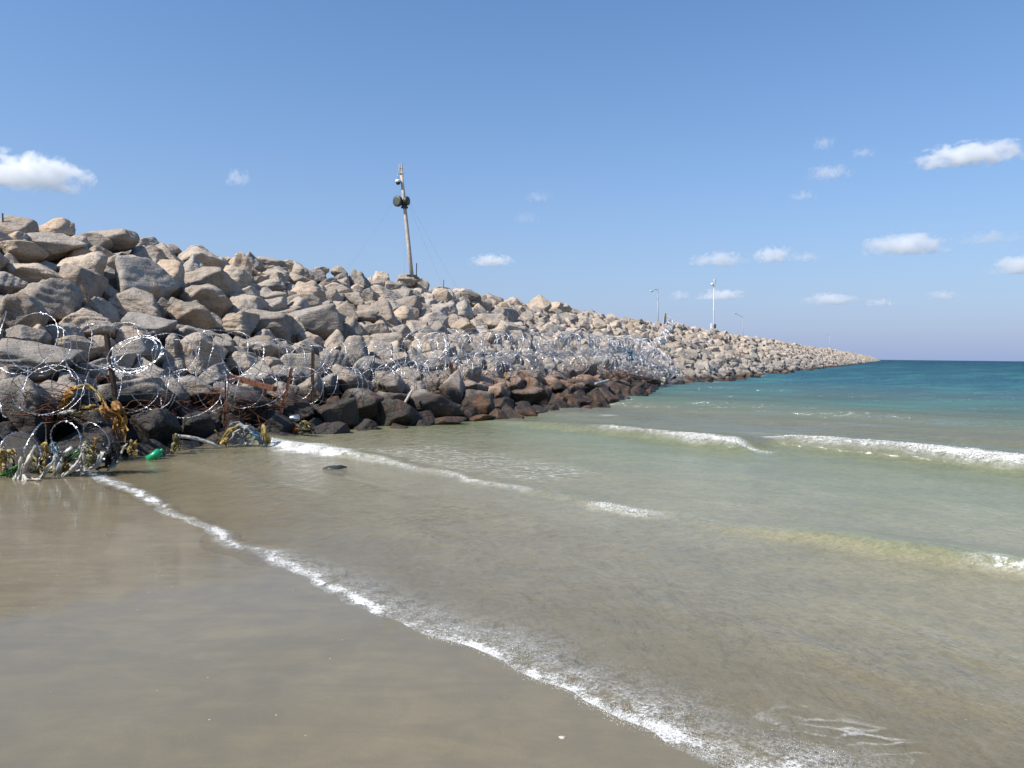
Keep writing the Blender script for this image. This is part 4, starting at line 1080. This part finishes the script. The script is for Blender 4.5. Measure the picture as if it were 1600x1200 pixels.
def pipe(p0, p1, Y0, Y1, r, mat, name, label, cat, sag=0.04):
    a = at_y(*p0, Y0); b = at_y(*p1, Y1)
    m = MB(); m.tube([tuple((b - a) * t + np.array([0, 0, sag * math.sin(math.pi * t)])) for t in np.linspace(0, 1, 9)], r, 8)
    o = m.build(name, mat, None, True); o.location = a; return tag(o, label, cat)
pipe((272, 681), (340, 697), 12.2, 12.4, 0.028, RAG_WHITE, 'white_pipe', 'white plastic pipe sloping into the water beside rounded dark boulder', 'pipe')
pipe((644, 610), (625, 642), 18.0, 17.6, 0.03, RAG_WHITE, 'white_pipe', 'short pale pipe standing on end between dark boulders', 'pipe', 0)
pipe((930, 600), (952, 594), 27.5, 28.0, 0.05, RAG_GREY, 'grey_pipe', 'pale grey pipe lying on reddish rusty boulder', 'pipe', 0)

def green_plastic():
    c = at_y(241, 714, 11.4); c[2] = 0.06
    m = MB()
    prof = [(-0.12, 0.01), (-0.10, 0.045), (-0.02, 0.075), (0.07, 0.06), (0.11, 0.035)]
    m.lathe((0, 0, 0), (0.8, 0.2, 0.55), prof, 12)
    m.v = [(x + 0.012 * math.sin(31 * z + 9 * x), y, z + 0.014 * math.sin(37 * x)) for x, y, z in m.v]
    root = m.build('green_bottle', TEAL, None, True); root.location = c
    tag(root, 'crumpled bright green plastic bottle floating in front of the boulders', 'plastic bottle')
    t = MB(); t.lathe((0.085, 0.02, 0.06), (0.8, 0.2, 0.55), [(0, 0.03), (0.04, 0.028), (0.045, 0.022)], 10); t.build('neck', TEAL, root, True)
green_plastic()
def can():
    c = at_y(460, 655, 15.3)
    m = MB(); m.lathe((-0.1, 0, 0), (1, 0.3, 0.15), [(0, 0.04), (0.012, 0.065), (0.19, 0.07), (0.205, 0.05)], 14); o = m.build('silver_can', GALV, None, True); o.location = c
    tag(o, 'silver can wedged on boulder left of the upright post', 'can')
can()
rag('orange_scrap', 'bright orange scrap below the silver can', 'plastic scrap', ORANGE, [([(459, 661), (461, 668), (462, 674)], .05, .07)], 15.1, 31)
rag('plastic_rag', 'mottled olive bundle around the orange scrap by the upright post', 'rag', RAG_OLIVE, [([(450, 664), (456, 672), (470, 670)], .10, .12), ([(468, 662), (476, 668), (482, 672)], .08, .08)], 15.25, 32, G1)
rag('plastic_rag', 'ochre strip beside the upright post foot', 'rag', RAG_OCHRE, [([(474, 658), (482, 662), (486, 668)], .05, .06)], 15.2, 33, G1)
def flotsam(px, py, w, h, label):
    d = ray(px, py); t = -EYE[2] / d[2]; c = EYE + d * t
    p, f = rock_shape(900 + int(px), 3)
    me = fast_mesh('dark_stone', p * np.array([w, w * 0.7, h]), f); set_attr(me, 'tint', np.zeros(len(p)))
    o = link('dark_stone', me, WATERLOG); o.location = (c[0], c[1], c[2] + 0.0)
    return tag(o, label, 'stone')
flotsam(522, 731, 0.17, 0.035, 'flat dark stone just breaking the surface below the white foam')
def pebble(px, py, r, label, mat=CONCRETE):
    d = ray(px, py); c = EYE + d * ((0.03 - EYE[2]) / d[2])
    uu = c[0] * U_DIR[0] + c[1] * U_DIR[1]; vv = c[0] * V_DIR[0] + c[1] * V_DIR[1]
    c = EYE + d * ((float(bed_z(np.array([uu]), np.array([vv]))[0]) - EYE[2]) / d[2])
    p, f = rock_shape(700 + int(px), 3)
    me = fast_mesh('pebble', p * np.array([r * 1.4, r, r * 0.5]), f)
    o = link('pebble', me, mat); o.location = (c[0], c[1], c[2] + r * 0.2)
    return tag(o, label, 'pebble')
pebble(879, 1153, 0.012, 'small pale pebble on the wet sand beside the foam edge, lower middle')

# ------------------------------------------------------------------ clouds: bodies of vapour a kilometre up
def cloud_material(i, dens, soft):
    m, nt = new_mat('vapour'); n = N(nt)
    tc = n('TexCoord').outputs['Object']
    off = n.scaled(tc, (1, 1, 1), loc=(i * 7.3, i * 3.1, 0))
    sx = n('SeparateXYZ'); nt.links.new(tc, sx.inputs[0])
    ln = n('VectorMath'); ln.operation = 'LENGTH'; nt.links.new(tc, ln.inputs[0])
    nz = n.noise(n.scaled(off, (3.4, 2.2, 1.5)), 1.0, 8, 0.66, 0.35)
    body = n.math('SUBTRACT', 1.0, ln.outputs['Value'])
    v = n.math('ADD', n.math('MULTIPLY', body, 0.9), n.math('MULTIPLY', n.math('SUBTRACT', nz, 0.56), 3.0))
    v = n.math('MULTIPLY', n.ss(v, 0.0, soft), n.ss(sx.outputs[2], -0.62, -0.35))
    pv = n('VolumePrincipled'); n.set(pv.inputs['Color'], (0.995, 0.995, 0.995)); n.set(pv.inputs['Density'], n.math('MULTIPLY', v, dens)); pv.inputs['Anisotropy'].default_value = 0.2
    o = n('OutputMaterial'); nt.links.new(pv.outputs[0], o.inputs['Volume'])
    return m
CLOUDS = [(-60, 236, 134, 308, 'bright white cloud over the boulders at left, cut by the photo edge', 9.0, 0.5),
 (348, 262, 396, 298, 'tiny ragged cloud wisp left of the leaning mast', 2.2, 0.6),
 (730, 396, 806, 420, 'small flat cloud low right of the leaning mast', 3.5, 0.5),
 (1430, 222, 1596, 266, 'largest puffy cloud high at right', 6.5, 0.5),
 (1268, 210, 1308, 240, 'tiny faint cloud wisp, highest of the right-hand sky', 2.2, 0.8),
 (1326, 230, 1370, 250, 'faint small cloud left of the large puffy cloud', 1.7, 0.8),
 (1255, 256, 1334, 286, 'thin broken cloud below the highest wisp', 2.4, 0.8),
 (1232, 296, 1278, 316, 'faint flat cloud below the thin broken cloud', 1.7, 0.8),
 (1346, 362, 1480, 408, 'long bright cloud slanting up above the open sea', 5.0, 0.5),
 (1172, 382, 1242, 418, 'small bright cloud above the slim street lamp', 4.5, 0.5),
 (1075, 392, 1172, 421, 'pale flat cloud above the tall camera pole', 3.0, 0.6),
 (1228, 392, 1286, 414, 'faint cloud trailing right of the small bright cloud', 1.9, 0.8),
 (1250, 456, 1340, 482, 'low pale cloud bank above the breakwater tail', 2.2, 0.6),
 (1085, 450, 1170, 474, 'low pale cloud just behind the tall camera pole', 2.2, 0.6),
 (1045, 452, 1080, 474, 'small low cloud between the street lamp and camera pole', 2.0, 0.6),
 (1545, 396, 1680, 436, 'white cloud cut by the right edge of the photo', 4.5, 0.5),
 (1500, 358, 1592, 386, 'faint stretched cloud right of the long bright cloud', 1.7, 0.8),
 (815, 296, 868, 320, 'barely visible wisp right of the mast at its top height', 1.3, 0.9),
 (796, 328, 846, 354, 'barely visible cloud wisp right of the mast just below antenna height', 1.1, 0.9),
 (1350, 464, 1400, 482, 'low faint cloud to the right of the low pale bank', 1.9, 0.8),
 (1446, 452, 1500, 472, 'low faint cloud over the open sea at right', 1.9, 0.8)]
for i, (x0, y0, x1, y1, lab, od, soft) in enumerate(CLOUDS):
    if y0 > 440: od *= 1.7
    cx, cy = (x0 + x1) / 2, (y0 + y1) / 2
    d = ray(cx, cy); el = d[2] / math.hypot(d[0], d[1])
    dist = 1000.0 / el if el > 0.03 else 30000
    Yd = dist * d[1] / math.hypot(d[0], d[1])
    c = at_y(cx, cy, Yd)
    hw = (x1 - x0) / 2 * Yd / FPX; hh = (y1 - y0) / 2 * Yd / FPX; hd = hw * 0.7
    V, Fc = ICO[3]
    me = fast_mesh('cloud', V, Fc)
    o = link('cloud', me, cloud_material(i, 0.33 * od / (hh * 1.2), soft))
    o.location = c; o.scale = (hw * 1.06, hd * 1.06, hh * 1.06); o.rotation_euler = (0, 0, -math.atan2(d[0], d[1]))
    tag(o, lab, 'cloud', 'clouds')
